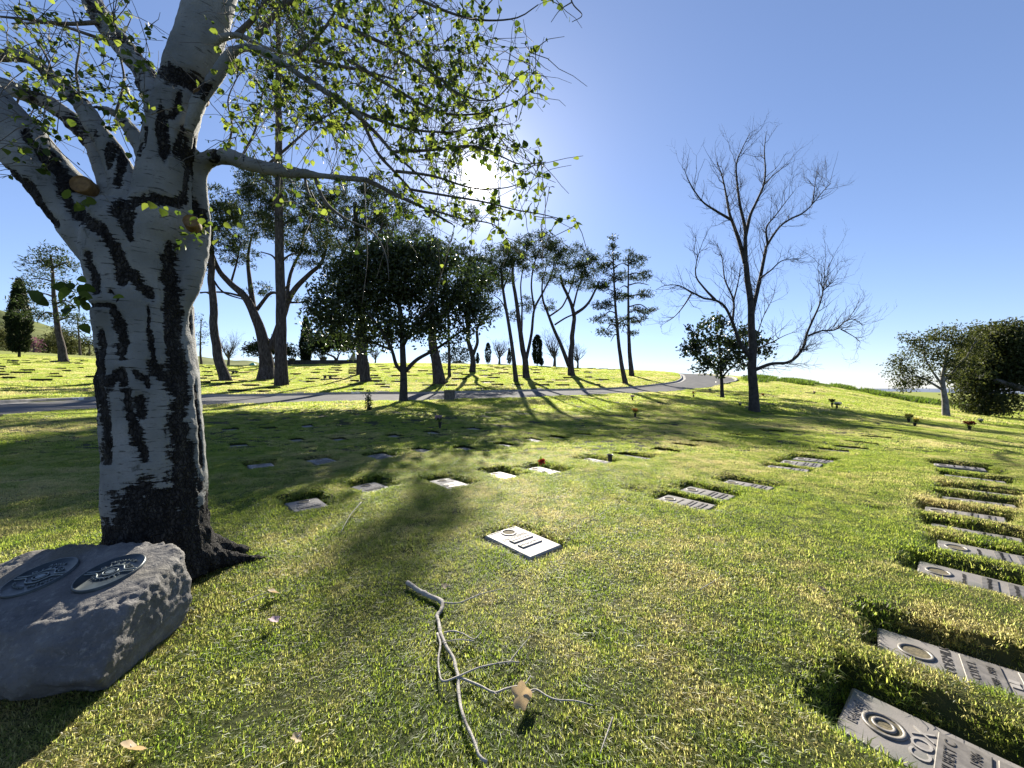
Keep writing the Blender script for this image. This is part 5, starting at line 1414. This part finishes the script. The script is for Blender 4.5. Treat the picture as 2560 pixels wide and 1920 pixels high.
wl_([(470, 330, YT - .1, .07), (500, 245, YT - .12, .085), (540, 190, YT - .1, .075), (572, 140, YT - .1, .07), (585, 118, YT - .1, .05)], 10)
B2 = wl_([(560, 160, YT - .1, .06), (600, 122, YT - .12, .062), (652, 127, YT - .15, .058), (700, 155, YT - .2, .052), (747, 186, YT - .22, .048), (800, 220, YT - .25, .043), (855, 254, YT - .28, .038), (905, 298, YT - .3, .032)], 10)
B1 = wl_([(515, 120, YT + .05, .06), (545, 100, YT, .052), (580, 87, YT, .045), (605, 91, YT, .042), (640, 107, YT, .036), (690, 128, YT, .03), (740, 140, YT, .026)], 8)
# roots
for pts in ([(-2.58, 2.98, .22, .17), (-2.46, 3.10, .09, .12), (-2.33, 3.22, .03, .075), (-2.18, 3.29, .0, .045), (-2.0, 3.33, -.02, .02)], [(-2.95, 2.85, .2, .17), (-3.12, 2.72, .06, .10), (-3.3, 2.62, -.02, .04)],
            [(-2.62, 2.85, .18, .16), (-2.50, 2.76, .05, .09), (-2.40, 2.70, -.01, .04)], [(-2.6, 3.15, .2, .15), (-2.45, 3.35, .05, .08), (-2.35, 3.5, -.02, .03)]):
    q_ = smooth_path(np.array(pts), 14); tube(woody, q_[:, :3], q_[:, 3], 10)
tm = remesh(woody, 'trunk', 0.0165, 6)
V, N = mesh_arrays(tm)
ax = np.interp(V[:, 2], trunk_axis[::-1, 2][np.argsort(trunk_axis[::-1, 2])], trunk_axis[::-1, 0][np.argsort(trunk_axis[::-1, 2])])
vpx = CX + F * V[:, 0] / V[:, 1]; vpy = CY - F * (V[:, 2] - H) / V[:, 1]
front = sstep(0.25, -0.1, N[:, 1])
dark = np.zeros(len(V))
jx = 9 * fbm(V * np.array([1, 1, .6]), 9, 3, 71); jy = 5 * fbm(V, 7, 3, 72)
def seam(pts, w, conv=c3):
    global dark
    q = np.array([conv(*p) for p in pts]); w = np.broadcast_to(np.asarray(w, float), (len(q),)) / 2.37
    best = np.full(len(V), -9.0)
    for a, b, wa, wb in zip(q[:-1], q[1:], w[:-1], w[1:]):
        d = b - a; L2 = (d ** 2).sum()
        t_ = np.clip(((vpx + jx - a[0]) * d[0] + (vpy + jy - a[1]) * d[1]) / L2, 0, 1)
        dist = np.hypot(vpx + jx - a[0] - t_ * d[0], vpy + jy - a[1] - t_ * d[1])
        best = np.maximum(best, 1 - dist / (1.75 * (wa + (wb - wa) * t_)))
    dark = np.maximum(dark, np.clip(best, 0, 1) * front)
seam([(520, 80), (545, 200), (560, 300)], 26); seam([(610, -10), (680, 90), (740, 180), (830, 260), (900, 330)], 38)
seam([(1020, 90), (1010, 200), (1030, 330), (1030, 500), (1030, 600), (1050, 720), (1070, 850), (1090, 930)], [40, 60, 60, 52, 52, 80, 100, 80])
seam([(1060, 980), (1040, 1100), (1080, 1200), (1110, 1300), (1120, 1430), (1120, 1560)], [60, 80, 95, 100, 110, 120])
seam([(660, 400), (690, 480), (700, 600), (720, 700)], [20, 42, 44, 26]); seam([(880, 530), (890, 620), (900, 720)], 22); seam([(740, 900), (765, 1000), (800, 1150), (840, 1280)], [34, 36, 42, 30])
seam([(640, 860), (700, 800), (730, 850)], 34); seam([(790, 790), (860, 820), (870, 860)], 24); seam([(830, 940), (830, 1030)], 36)
seam([(572, 540), (590, 800), (600, 950), (612, 1050), (622, 1300)], [24, 34, 56, 50, 40]); seam([(900, 740), (960, 800), (1020, 830)], 40); seam([(880, 400), (880, 520)], 12)
seam([(630, 390), (520, 390)], 16); seam([(700, 350), (640, 300)], 14)
seam([(345, 1060), (420, 1230), (540, 1330), (640, 1430), (700, 1560), (740, 1659)], [40, 44, 40, 50, 50, 44], c1); seam([(700, 1230), (740, 1300), (775, 1410)], [60, 60, 24], c1)
seam([(735, 880), (725, 1010), (700, 1080)], 30, c1); seam([(780, 1200), (900, 1175), (1020, 1185), (1110, 1190), (1190, 1290), (1200, 1340)], [30, 36, 40, 46, 60, 44], c1); seam([(1010, 1480), (1020, 1659)], 50, c1); seam([(1110, 960), (1120, 1180)], 22, c1)
seam([(1060, 560), (1040, 640), (1010, 690)], 26, c1); seam([(1000, 430), (1140, 480), (1240, 560)], 60, c1); seam([(300, 930), (360, 1040), (440, 1090)], 40, c1)
seam([(70, 1020), (160, 1100), (300, 1330)], 36, c1); seam([(150, 780), (260, 930)], 28, c1)
for s_br, k0 in ((A_br, 26), (B_br, 20), (C_br, 10), (D_br, 16)):
    q_ = s_br[k0:]
    dm = np.full(len(V), 9.0)
    for c_, r_ in zip(q_[::2, :3], q_[::2, 3]): dm = np.minimum(dm, np.linalg.norm(V - c_, axis=1) - r_)
    dark = np.maximum(dark, (dm < .025) * np.clip(.42 + .3 * fbm(V, 6, 3, 55), 0, 1))
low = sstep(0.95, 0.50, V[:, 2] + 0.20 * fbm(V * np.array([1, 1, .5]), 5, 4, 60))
proc = sstep(0.30, 0.75, fbm(V * np.array([1, 1, .22]), 4.5, 4, 90)) * (1 - front) + sstep(.52, .9, fbm(V * np.array([1, 1, .22]), 5.5, 4, 91)) * .7 * front
limbdark = sstep(.35, .1, np.abs(V[:, 1] - YT) * 0 + np.where((V[:, 2] > 3.2) & (vpx < 330) & (vpy < 420), 0, 1)) * .0
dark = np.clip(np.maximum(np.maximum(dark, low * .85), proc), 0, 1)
cellish = np.abs(fbm(V * np.array([1, 1, .45]), 16, 3, 14))
disp = -0.022 * sstep(.25, .65, dark) + 0.020 * cellish * sstep(.3, .6, dark) + 0.004 * fbm(V, 20, 3, 15) + 0.012 * fbm(V, 2.2, 2, 16)
V = V + N * disp[:, None]
tm.vertices.foreach_set('co', V.ravel())
at = tm.attributes.new('dark', 'FLOAT', 'POINT'); at.data.foreach_set('value', dark.astype(np.float32)); tm.update()
base_t = P(400, 1395, YT); base_t[2] = 0
T0 = empty('pale_tree', tuple(base_t)); off_t = (-base_t[0], -base_t[1], -base_t[2])
tag(T0, 'big tree with pale fissured bark and fresh green leaves, left foreground', 'tree')
link('trunk', tm, MATS['pale_bark'], T0, off_t)
# pruning cuts
def cut(px, py, Y, r, nrm_, sx=1.0):
    mb = MB(); n = 20; a = np.arange(n) * 2 * math.pi / n
    V_ = [np.c_[np.cos(a) * r * k * sx, np.sin(a) * r * k, np.full(n, z)] for k, z in ((1.12, -.08), (1.1, .0), (1.0, .012), (.92, .0), (.5, .004), (.02, .006))]
    V_ = np.array(V_).reshape(-1, 3)
    mb.add(V_, [np.array([[k * n + j, k * n + (j + 1) % n, (k + 1) * n + (j + 1) % n, (k + 1) * n + j] for k in range(5) for j in range(n)])])
    o = mb.build('pruning_cut', MATS['cut_wood'], T0)
    p = P(px, py, Y); o.location = tuple(p - base_t)
    o.rotation_mode = 'QUATERNION'; o.rotation_quaternion = Vector((0, 0, 1)).rotation_difference(Vector(nrm_).normalized())
cut(202, 460, YT - .13, .062, (.25, -1, .15), 1.0)
cut(477, 553, YT - .17, .045, (.5, -1, .2))
cut(501, 238, YT - .09, .04, (.6, -1, -.1))
# boughs and twigs
sk = Skel()
for s in (R_stem, A_br, B_br, C_br, D_br, B2, B1):
    k0 = 3 if len(s) < 70 else 26
    sk.N.append(s[k0:, :3]); sk.R.append(s[k0:, 3]); t_ = np.gradient(s[:, :3], axis=0); sk.D.append((t_ / (np.linalg.norm(t_, axis=1)[:, None] + 1e-9))[k0:])
def bough(pts, r0, r1, y0, y1, sides=6):
    pp = np.array([P(a, b, y) for (a, b), y in zip(pts, np.linspace(y0, y1, len(pts)) * YT / 3.78)])
    return sk.limb(pp, r0 * .8, r1 * .8, sides, 6)
BO = [([(905, 298), (943, 380), (982, 425), (1026, 474), (1050, 520)], .020, .007, 3.48, 3.4), ([(905, 298), (943, 336), (982, 380), (1032, 425), (1080, 470)], .020, .007, 3.48, 3.2), ([(915, 450), (953, 468), (995, 490), (1060, 520), (1130, 560)], .026, .007, 3.6, 3.3),
      ([(740, 140), (820, 160), (900, 175), (990, 200)], .022, .008, 3.78, 3.5), ([(640, 95), (700, 20), (760, -60)], .03, .015, 3.8, 3.7), ([(720, 10), (800, -20), (900, -40), (1000, -20), (1120, 30), (1200, 50), (1290, 45), (1345, 12)], .024, .004, 3.7, 3.1),
      ([(740, 140), (820, 60), (860, -30)], .02, .01, 3.75, 3.5), ([(850, 60), (1000, 130), (1090, 190), (1150, 235), (1230, 250), (1290, 195), (1325, 172)], .018, .003, 3.5, 3.0), ([(870, 150), (1000, 230), (1100, 280), (1190, 285), (1270, 265), (1330, 225), (1356, 195)], .018, .003, 3.5, 3.1),
      ([(880, 275), (1010, 320), (1130, 330), (1220, 315), (1278, 310)], .016, .003, 3.45, 3.2), ([(982, 380), (1080, 375), (1180, 365), (1250, 390), (1300, 410), (1365, 405)], .014, .003, 3.35, 3.0), ([(990, 428), (1080, 440), (1180, 470), (1260, 470), (1310, 455)], .014, .003, 3.4, 3.1),
      ([(1026, 474), (1120, 490), (1210, 505), (1290, 525), (1350, 535), (1405, 548)], .012, .003, 3.4, 3.0), ([(1060, 520), (1150, 545), (1230, 560), (1270, 590)], .010, .003, 3.3, 3.1),
      ([(785, 438), (810, 500), (860, 545), (930, 580), (965, 640), (972, 700)], .018, .003, 3.68, 3.3), ([(760, 436), (775, 490), (830, 560), (900, 575)], .014, .004, 3.7, 3.5), ([(700, 430), (690, 500), (640, 520)], .008, .003, 3.7, 3.7), ([(910, 450), (915, 560), (918, 650), (905, 760)], .006, .002, 3.6, 3.5),
      ([(660, 420), (740, 350), (800, 300), (880, 260)], .014, .005, 3.7, 3.9), ([(600, 400), (640, 320), (660, 220), (700, 120), (720, 30)], .012, .004, 3.9, 4.1), ([(560, 395), (580, 320), (570, 250), (600, 180)], .012, .004, 3.9, 4.0),
      ([(203, 262), (190, 180), (200, 100), (180, 20)], .014, .004, 3.85, 3.9), ([(139, 203), (110, 130), (60, 60), (20, 10)], .012, .004, 3.9, 3.8), ([(255, 55), (170, 60), (80, 50), (-20, 40)], .022, .008, 4.0, 3.8), ([(310, 118), (230, 90), (130, 60), (30, 60)], .02, .008, 4.0, 4.2),
      ([(51, 232), (30, 300), (10, 380), (-10, 420)], .01, .004, 4.0, 4.1), ([(0, 330), (40, 420), (90, 480), (130, 500)], .008, .003, 4.0, 4.0), ([(290, 285), (310, 200), (300, 120), (330, 40)], .014, .004, 4.0, 4.1), ([(1420, -30), (1432, 10), (1455, 38), (1430, 55)], .006, .002, 2.6, 2.5), ([(1430, 5), (1400, 25), (1378, 55)], .004, .002, 2.6, 2.5),
      ([(590, 90), (640, 40), (690, -30)], .03, .02, 3.8, 3.7)]
bps = [bough(*b) for b in BO]
# shoots that carry the leaves
reg = [((600, 0), (1180, 330), 300), ((560, 120), (900, 400), 130), ((850, 0), (1240, 300), 90), ((950, 250), (1270, 560), 130), ((780, 300), (1100, 540), 60), ((0, 0), (380, 330), 150), ((560, -60), (1000, 60), 80), ((1150, 20), (1360, 240), 26), ((1180, 350), (1370, 560), 26), ((700, 420), (960, 560), 30), ((20, 300), (150, 440), 16)]
TG = []
for (x0, y0), (x1, y1), n in reg:
    px = U(x0, x1, n); py = U(y0, y1, n)
    keep = ~((px > 1000) & (py > 1.6 * (1330 - px) + 520)) & ~((px > 1230) & (np.abs(py - 110) < 60) & (U(0, 1, n) < .8)) & ~((px > 620) & (px < 1000) & (py > 330) & (U(0, 1, n) < .6))
    keep &= np.hypot(px - 1205, py - 447) > 75
    yy = U(2.35, 3.5, n)
    TG.append(np.array([P(a, b, y) for a, b, y in zip(px[keep], py[keep], yy[keep])]))
for p in bps[5:14]:
    s = p[len(p) // 3:]; k = RNG.integers(0, len(s), 14); TG.append(s[k] + RNG.normal(size=(14, 3)) * .10)
TG = np.concatenate(TG)
T, D, paths = sk.grow(TG, rtip=.0022, rk=.006, low_pen=.1, sides=4, k=6, jit=.10, lift=.3)
# drooping fine side shoots
n = 1500; j = RNG.integers(0, len(paths), n); kk = RNG.integers(2, 6, n); p0 = paths[j, kk]; L = U(.12, .50, n)
dr = D[j] * .6 + rand_dirs(n) * .7; dr /= np.linalg.norm(dr, axis=1)[:, None]; s = np.linspace(0, 1, 5)
pf = p0[:, None] + dr[:, None] * (L[:, None] * s)[:, :, None] + np.array([0, 0, -.14]) * (L[:, None] * s ** 2)[:, :, None] + RNG.normal(size=(n, 5, 3)) * .006
pf[:, 0] = p0
tubes_batch(sk.mb, pf, np.linspace(.0030, .0014, 5)[None, :] * np.ones((n, 1)), 3)
sk.mb.build('boughs', MATS['twig_bark'], T0, loc=off_t)
# leaves: heart shaped blades, the 300 nearest as parts of their own, the rest joined
def heart(n=1):
    v = np.array([[0, 0, 0], [-.34, .10, .05], [-.46, .34, .09], [-.30, .68, .06], [0, 1.0, -.05], [.30, .68, .06], [.46, .34, .09], [.34, .10, .05], [0, .45, -.02]])
    f = np.array([[8, 0, 1], [8, 1, 2], [8, 2, 3], [8, 3, 4], [8, 4, 5], [8, 5, 6], [8, 6, 7], [8, 7, 0]])[:, ::-1]
    return v, f
LP, LD = [], []
for pp, nper in ((paths, 4), (pf, 1)):
    for r in range(nper):
        t_ = U(.3, 1.0, len(pp)) * (pp.shape[1] - 1); a = np.clip(t_.astype(int), 0, pp.shape[1] - 2); fr = (t_ - a)[:, None]
        q = pp[np.arange(len(pp)), a] * (1 - fr) + pp[np.arange(len(pp)), a + 1] * fr
        LP.append(q + RNG.normal(size=q.shape) * .012); LD.append(rand_dirs(len(q)) * .8 + np.array([0, 0, -.35]))
sucker = [((190, 745), 26, .12, 3.25, .08), ((205, 815), 3, .03, 3.3, .07), ((500, 590), 22, .12, 3.45, .05), ((420, 530), 9, .06, 3.28, .055), ((220, 500), 10, .05, 3.38, .07), ((545, 545), 10, .1, 3.5, .05)]
SZ = [np.full(sum(len(q) for q in LP), .034)]
for (px, py), n, sp_, y, sz in sucker:
    y *= YT / 3.78; sp_ *= .8; sz *= .8
    LP.append(P(px, py, y) + RNG.normal(size=(n, 3)) * np.array([sp_, .06, sp_ * .6])); LD.append(rand_dirs(n) * .8 + np.array([-.3, 0, -.2])); SZ.append(np.full(n, sz))
LP = np.concatenate(LP); LD = np.concatenate(LD); SZ = np.concatenate(SZ) * U(.5, 1.5, len(LP))
LD /= np.linalg.norm(LD, axis=1)[:, None]
NRM = rand_dirs(len(LP), .6); SS = np.cross(LD, NRM); SS /= np.linalg.norm(SS, axis=1)[:, None] + 1e-9; NN_ = np.cross(SS, LD)
vis = (LP[:, 1] > .5); px_ = CX + F * LP[:, 0] / LP[:, 1]; py_ = CY - F * (LP[:, 2] - H) / LP[:, 1]
_ok = np.hypot(px_ - 1203, py_ - 447) > 26
LP, LD, SZ, SS, NN_, px_, py_ = LP[_ok], LD[_ok], SZ[_ok], SS[_ok], NN_[_ok], px_[_ok], py_[_ok]
inview = (px_ > 0) & (px_ < 2560) & (py_ > 0)
rank = np.argsort(np.where(inview, -SZ / LP[:, 1], 0)); single = rank[:300]; rest = rank[300:]
hv, hf = heart()
LV = LP[:, None, :] + SZ[:, None, None] * (hv[None, :, 0:1] * SS[:, None] + hv[None, :, 1:2] * LD[:, None] + hv[None, :, 2:3] * NN_[:, None])
mb = MB(); R_ = rest
mb.add(LV[R_].reshape(-1, 3), [(np.arange(len(R_)) * 9)[:, None, None].repeat(8, 1).reshape(-1, 1) + np.tile(hf, (len(R_), 1))], np.repeat(U(0, 1, len(R_)) ** 1.7, 9))
fo = mb.build('foliage', MATS['fresh_leaves'], T0, loc=off_t); fo['kind'] = 'stuff'
lm = []
for k in range(4):
    m_ = MB(); m_.add(hv, [hf], [.15, .35, .6, .85][k]); lm.append(m_.mesh('leaf')); lm[-1].materials.append(MATS['fresh_leaves'])
for i in single:
    o = bpy.data.objects.new('leaf', lm[int(U(0, 4))]); COL.objects.link(o); o.parent = T0
    M = Matrix(((SS[i, 0], LD[i, 0], NN_[i, 0]), (SS[i, 1], LD[i, 1], NN_[i, 1]), (SS[i, 2], LD[i, 2], NN_[i, 2])))
    o.rotation_mode = 'QUATERNION'; o.rotation_quaternion = M.to_quaternion(); o.scale = (SZ[i],) * 3; o.location = tuple(LP[i] - base_t)
print('leaves', len(LP))

# ------------------------------------------------------------------ flowers, stump, benches and the things on the crest
def flowers(px, py, h, mat, label, lean=0.0, n=26, spread=.11, vase=True, group='flower vases on the graves', cat='flower vase'):
    g = G(px, py); o = empty('flower_vase', tuple(g))
    if vase:
        a = np.arange(14) * 2 * math.pi / 14; V_ = np.array([np.c_[np.cos(a) * r, np.sin(a) * r, np.full(14, z)] for r, z in ((.035, -.04), (.035, .0), (.045, h * .25), (.062, h * .5), (.072, h * .52), (.05, h * .50), (.0, h * .45))]).reshape(-1, 3)
        mb = MB(); mb.add(V_, [np.array([[k * 14 + j, k * 14 + (j + 1) % 14, (k + 1) * 14 + (j + 1) % 14, (k + 1) * 14 + j] for k in range(6) for j in range(14)])]); mb.build('vase', MATS['vase_metal'], o)
    st = MB(); tips = []
    for k in range(n):
        a = U(0, 6.28); r = spread * math.sqrt(U(0, 1)); tip = np.array([r * math.cos(a) + lean, r * math.sin(a), h * U(.78, 1.02)]); tips.append(tip)
        if k % 2 == 0: tube(st, smooth_path(np.array([[0, 0, h * .42 if vase else 0], tip * np.array([.5, .5, 1]) * np.array([1, 1, .8]), tip]), 5), .004, 3, cap=False)
    st.build('stems', MATS['weed_leaves'], o)
    tips = np.array(tips); pt = MB(); c = np.repeat(tips, 9, 0) + RNG.normal(size=(n * 9, 3)) * .008
    leaf_cloud(pt, c, .05 * U(.7, 1.3, n * 9), .04, up=.4); b_ = pt.build('blooms', MATS[mat], o); b_['kind'] = 'stuff'
    lf = MB(); c = np.repeat(tips * np.array([.8, .8, .85]), 4, 0) + RNG.normal(size=(n * 4, 3)) * .03; leaf_cloud(lf, c, .07, .03); l_ = lf.build('leaves', MATS['weed_leaves'], o); l_['kind'] = 'stuff'
    tag(o, label, cat, group)
flowers(1100, 1072, .42, 'petal_pink', 'tall dark vase with drooping pale flowers in the shade', -.06, 22, .10)
flowers(1588, 1043, .34, 'petal_orange', 'dark vase topped with round orange flowers', 0, 34, .10)
flowers(1581, 1002, .32, 'petal_pink', 'faint dark vase near the road behind the orange flowers', 0, 14, .1)
flowers(1734, 994, .40, 'petal_red', 'dark drooping vase left of the small magnolia', 0, 12, .12)
flowers(1775, 982, .32, 'petal_white', 'small white flowers by the road edge near the small magnolia', 0, 20, .10)
flowers(1850, 1015, .16, 'petal_white', 'tiny white flowers left of the bare tree trunk', 0, 12, .05)
flowers(1908, 992, .22, 'petal_red', 'small dark flowers right of the bare tree trunk', 0, 12, .1)
flowers(2092, 1024, .40, 'petal_white', 'white flowers in the pair on the slope', .05, 34, .18)
flowers(2080, 1018, .46, 'cypress_leaves', 'dark green wreath like bunch behind the white flowers', 0, 34, .16)
flowers(2036, 986, .22, 'petal_pink', 'tiny pale flowers alone high on the slope', 0, 14, .08)
flowers(2272, 1057, .36, 'petal_yellow', 'yellow flowers in a tall vase on the slope', 0, 30, .13)
flowers(2287, 1066, .30, 'petal_yellow', 'pale yellow spray standing just right of the yellow flowers', .05, 26, .07)
flowers(2424, 1076, .34, 'petal_red', 'red flowers below the slanting pale trunk', -.03, 26, .16)
flowers(2451, 1059, .24, 'petal_white', 'small white flowers below the slanting pale trunk', 0, 18, .08)
flowers(1355, 1164, .09, 'petal_red', 'small red flower lying on a flat marker', 0, 8, .05, vase=False)
g = G(1525, 1146); mb = MB(); a = np.arange(16) * 2 * math.pi / 16
V_ = np.array([np.c_[np.cos(a) * r, np.sin(a) * r, np.full(16, z)] for r, z in ((.04, -.08), (.042, .0), (.046, .05), (.066, .08), (.060, .08), (.04, .05), (0, .0))]).reshape(-1, 3)
mb.add(V_, [np.array([[k * 16 + j, k * 16 + (j + 1) % 16, (k + 1) * 16 + (j + 1) % 16, (k + 1) * 16 + j] for k in range(6) for j in range(16)])])
tag(mb.build('empty_vase', MATS['vase_metal'], loc=tuple(g)), 'empty dark bronze vase standing in a marker pit', 'vase')
g = G(922, 1026); o = empty('sapling', tuple(g)); st = MB()
stems = [smooth_path(np.array([[0, 0, -.05], [dx * .5, dy * .5, .45 * h], [dx, dy, h]]), 8) for dx, dy, h in ((.02, 0, .95), (-.10, .04, .55), (.11, -.03, .5), (-.05, -.06, .7))]
for p in stems: tube(st, p, np.linspace(.012, .004, 8), 5)
st.build('stem', MATS['grey_bark'], o)
lf = MB()
for p in stems:
    c = np.repeat(p[1:], 9, 0) + RNG.normal(size=(63, 3)) * .045; leaf_cloud(lf, c, .13 * U(.6, 1.2, 63), .06, up=.2)
l_ = lf.build('leaves', MATS['magnolia_leaves'], o); l_['kind'] = 'stuff'
tag(o, 'small leafy green sapling in the shade near the road', 'sapling')
# squared stump beside the road
g = G(1124, 1001); mb = MB(); s_ = g[1] / F
w, d_, h_ = 26 * s_ / 2, .30, 26 * s_
pts = []
n = 20; a = np.arange(n) * 2 * math.pi / n
prof = 1 / np.maximum(np.abs(np.cos(a)), np.abs(np.sin(a))) ** .8
rings = [(1.06, -.1), (1.02, 0.0), (.97, h_ * .3), (.98, h_ * .7), (1.0, h_ * .96), (.94, h_), (.5, h_ * .985), (.0, h_ * .98)]
V_ = np.array([np.c_[np.cos(a) * w * prof * k * (1 + .03 * np.sin(5 * a + z * 4)), np.sin(a) * d_ * prof * k, np.full(n, z)] for k, z in rings]).reshape(-1, 3)
mb.add(V_, [np.array([[k * n + j, k * n + (j + 1) % n, (k + 1) * n + (j + 1) % n, (k + 1) * n + j] for k in range(len(rings) - 1) for j in range(n)])])
tag(mb.build('stump', MATS['stump_wood'], loc=tuple(g), smooth=False), 'squared sawn tree stump by the road, right of the magnolia', 'stump')
def bench(px, py, w, h, label):
    g = G(px, py); o = empty('bench', tuple(g)); s_ = g[1] / F; W, H_ = w * s_, h * s_
    MB().box((0, 0, H_ - .05), (W, .42, .1)).build('seat', MATS['bench_stone'], o, smooth=False)
    for sx_ in (-1, 1):
        mb = MB(); mb.box((sx_ * W * .32, 0, (H_ - .1) / 2 - .05), (W * .16, .34, H_)); mb.build('leg', MATS['bench_stone'], o, smooth=False)
    tag(o, label, 'bench', 'stone benches on the lawn across the road')
bench(819, 949, 20, 9, 'dark stone bench between the tallest pine and the thick pine')
bench(587, 935, 13, 7, 'dark stone bench between the leaning slender pine and forked pine')
bench(136, 907, 17, 5, 'low bench at the foot of the open pine at the left')
bench(38, 905, 10, 5, 'small dark bench in front of the large left cypress')
bench(1496, 968, 9, 5, 'small dark stone seat near the curve of the road kerb')
YW = 78.5
def crest(px, Y): x = (px - CX) / F * Y; return np.array([x, Y, h1(x, Y)])
p0, p1 = crest(690, YW), crest(895, YW)
mb = MB(); mb.box(((p0[0] + p1[0]) / 2, YW, (p0[2] + p1[2]) / 2 + .1), (p1[0] - p0[0], .5, 1.3)); wall = mb.build('low_wall', MATS['dark_wall_stone'], smooth=False)
mb = MB(); mb.box(((p0[0] + p1[0]) / 2, YW, (p0[2] + p1[2]) / 2 + .80), (p1[0] - p0[0] + .2, .62, .1)); mb.build('coping', MATS['dark_wall_stone'], wall, smooth=False)
tag(wall, 'long low dark stone wall along the crest of the lawn', 'wall')
def planter(px, w, h, label):
    g = crest(px, YW + 1.5); o = empty('planter', (g[0], g[1], g[2] + .55)); r = w * YW / F / 2; hh = h * YW / F; a = np.arange(20) * 2 * math.pi / 20
    V_ = np.array([np.c_[np.cos(a) * r * k, np.sin(a) * r * k, np.full(20, z)] for k, z in ((.6, -.7), (.62, 0), (.8, hh * .6), (.95, hh * .85), (1.05, hh * .87), (1.05, hh), (.9, hh), (.88, hh * .8), (0, hh * .8))]).reshape(-1, 3)
    mb = MB(); mb.add(V_, [np.array([[k * 20 + j, k * 20 + (j + 1) % 20, (k + 1) * 20 + (j + 1) % 20, (k + 1) * 20 + j] for k in range(8) for j in range(20)])]); mb.build('bowl', MATS['dark_wall_stone'], o)
    lf = MB(); c = RNG.normal(size=(60, 3)) * np.array([r * .4, r * .4, .12]) + np.array([0, 0, hh]); leaf_cloud(lf, c, .3, .12, up=.8); l_ = lf.build('leaves', MATS['cypress_leaves'], o); l_['kind'] = 'stuff'
    tag(o, label, 'planter', 'large stone planters behind the wall')
planter(730, 17, 9, 'round dark planter bowl left of the pointed cypress')
planter(808, 20, 11, 'larger planter bowl between pointed cypress and curved trunk tree')
# stepped stone monument
g = crest(880, YW + 6); o = empty('monument', (g[0], g[1], g[2] - .3)); s_ = (YW + 6) / F
mb = MB(); z = 0
for k in range(7):
    w_ = (20 - 2.6 * k) * s_; mb = MB(); mb.box((k * .06, 0, .35 + k * .36), (w_, 1.2 - k * .1, .42), .05 * (-1) ** k); mb.build('block', MATS['pale_stone'], o, smooth=False)
tag(o, 'stepped pale stone monument on the crest behind the thick pine', 'monument')
def car(px, Y, w, mat, label, rz=0.0):
    g = crest(px, Y); o = empty('parked_car', (g[0], g[1], g[2]), rz); L = w
    prof = [(-.5, .22), (-.5, .55), (-.47, .62), (-.30, .66), (-.18, .95), (-.02, 1.0), (.16, .98), (.30, .68), (.46, .58), (.5, .42), (.5, .22)]
    n = len(prof); V_ = np.array([[x * L, y, z * 1.42] for y in (-.85, .85) for x, z in prof]); mid = np.array([[x * L * .96, y, z * 1.42] for y in (-.85, .85) for x, z in prof])
    mb = MB(); mb.add(V_, [np.array([[j, (j + 1) % n, n + (j + 1) % n, n + j] for j in range(n)])]); b_ = mb
    for base_ in (0, n):
        c_ = V_[base_:base_ + n].mean(0); mb.add(np.vstack([V_[base_:base_ + n], c_]), [np.array([[j, (j + 1) % n, n] for j in range(n)])])
    mb.build('body', MATS[mat], o, smooth=False)
    gl = MB()
    for y in (-.86, .86):
        q_ = np.array([[-.26 * L, y, .98], [-.16 * L, y, 1.30], [.14 * L, y, 1.30], [.24 * L, y, 1.0]]); gl.add(q_, [np.array([[0, 1, 2, 3]])])
    gl.build('side_window', MATS['car_glass'], o, smooth=False)
    for sx_ in (-.3, .3):
        for y in (-.78, .78):
            wh = MB(); tube(wh, [(sx_ * L, y - .1, .32), (sx_ * L, y + .1, .32)], .32, 14); wh.build('wheel', MATS['tyre_rubber'], o)
    tag(o, label, 'car', 'cars parked beyond the crest')
car(508, 112, 4.4, 'car_white', 'white car beyond the lawn just right of the pale trunk')
car(539, 114, 4.4, 'car_grey', 'dark car behind the slender leaning pine')
car(1146, 97, 4.6, 'car_white', 'pale car roof on the crest below the round dark shrub')
g = crest(632, 92); o = empty('tent', tuple(g)); s_ = 92 / F
mb = MB(); mb.add(np.array([[-1.3, -1, 0], [1.3, -1, 0], [1.3, 1, 0], [-1.3, 1, 0], [-.2, 0, 1.2], [.3, 0, 1.15]]), [np.array([[0, 1, 5, 4], [2, 3, 4, 5]]), np.array([[1, 2, 5], [3, 0, 4]])]); mb.build('canvas', MATS['tent_green'], o, smooth=False)
mb = MB()
for x, y in ((-1.3, -1), (1.3, -1), (1.3, 1), (-1.3, 1)): tube(mb, [(x, y, 0), (x * 1.3, y * 1.3, -.4)], .02, 4)
tag(o, 'small pale green canopy on the crest left of the forked pine', 'tent')

print('TRIS', sum(len(o.data.polygons) for o in SC.objects if o.type == 'MESH'))
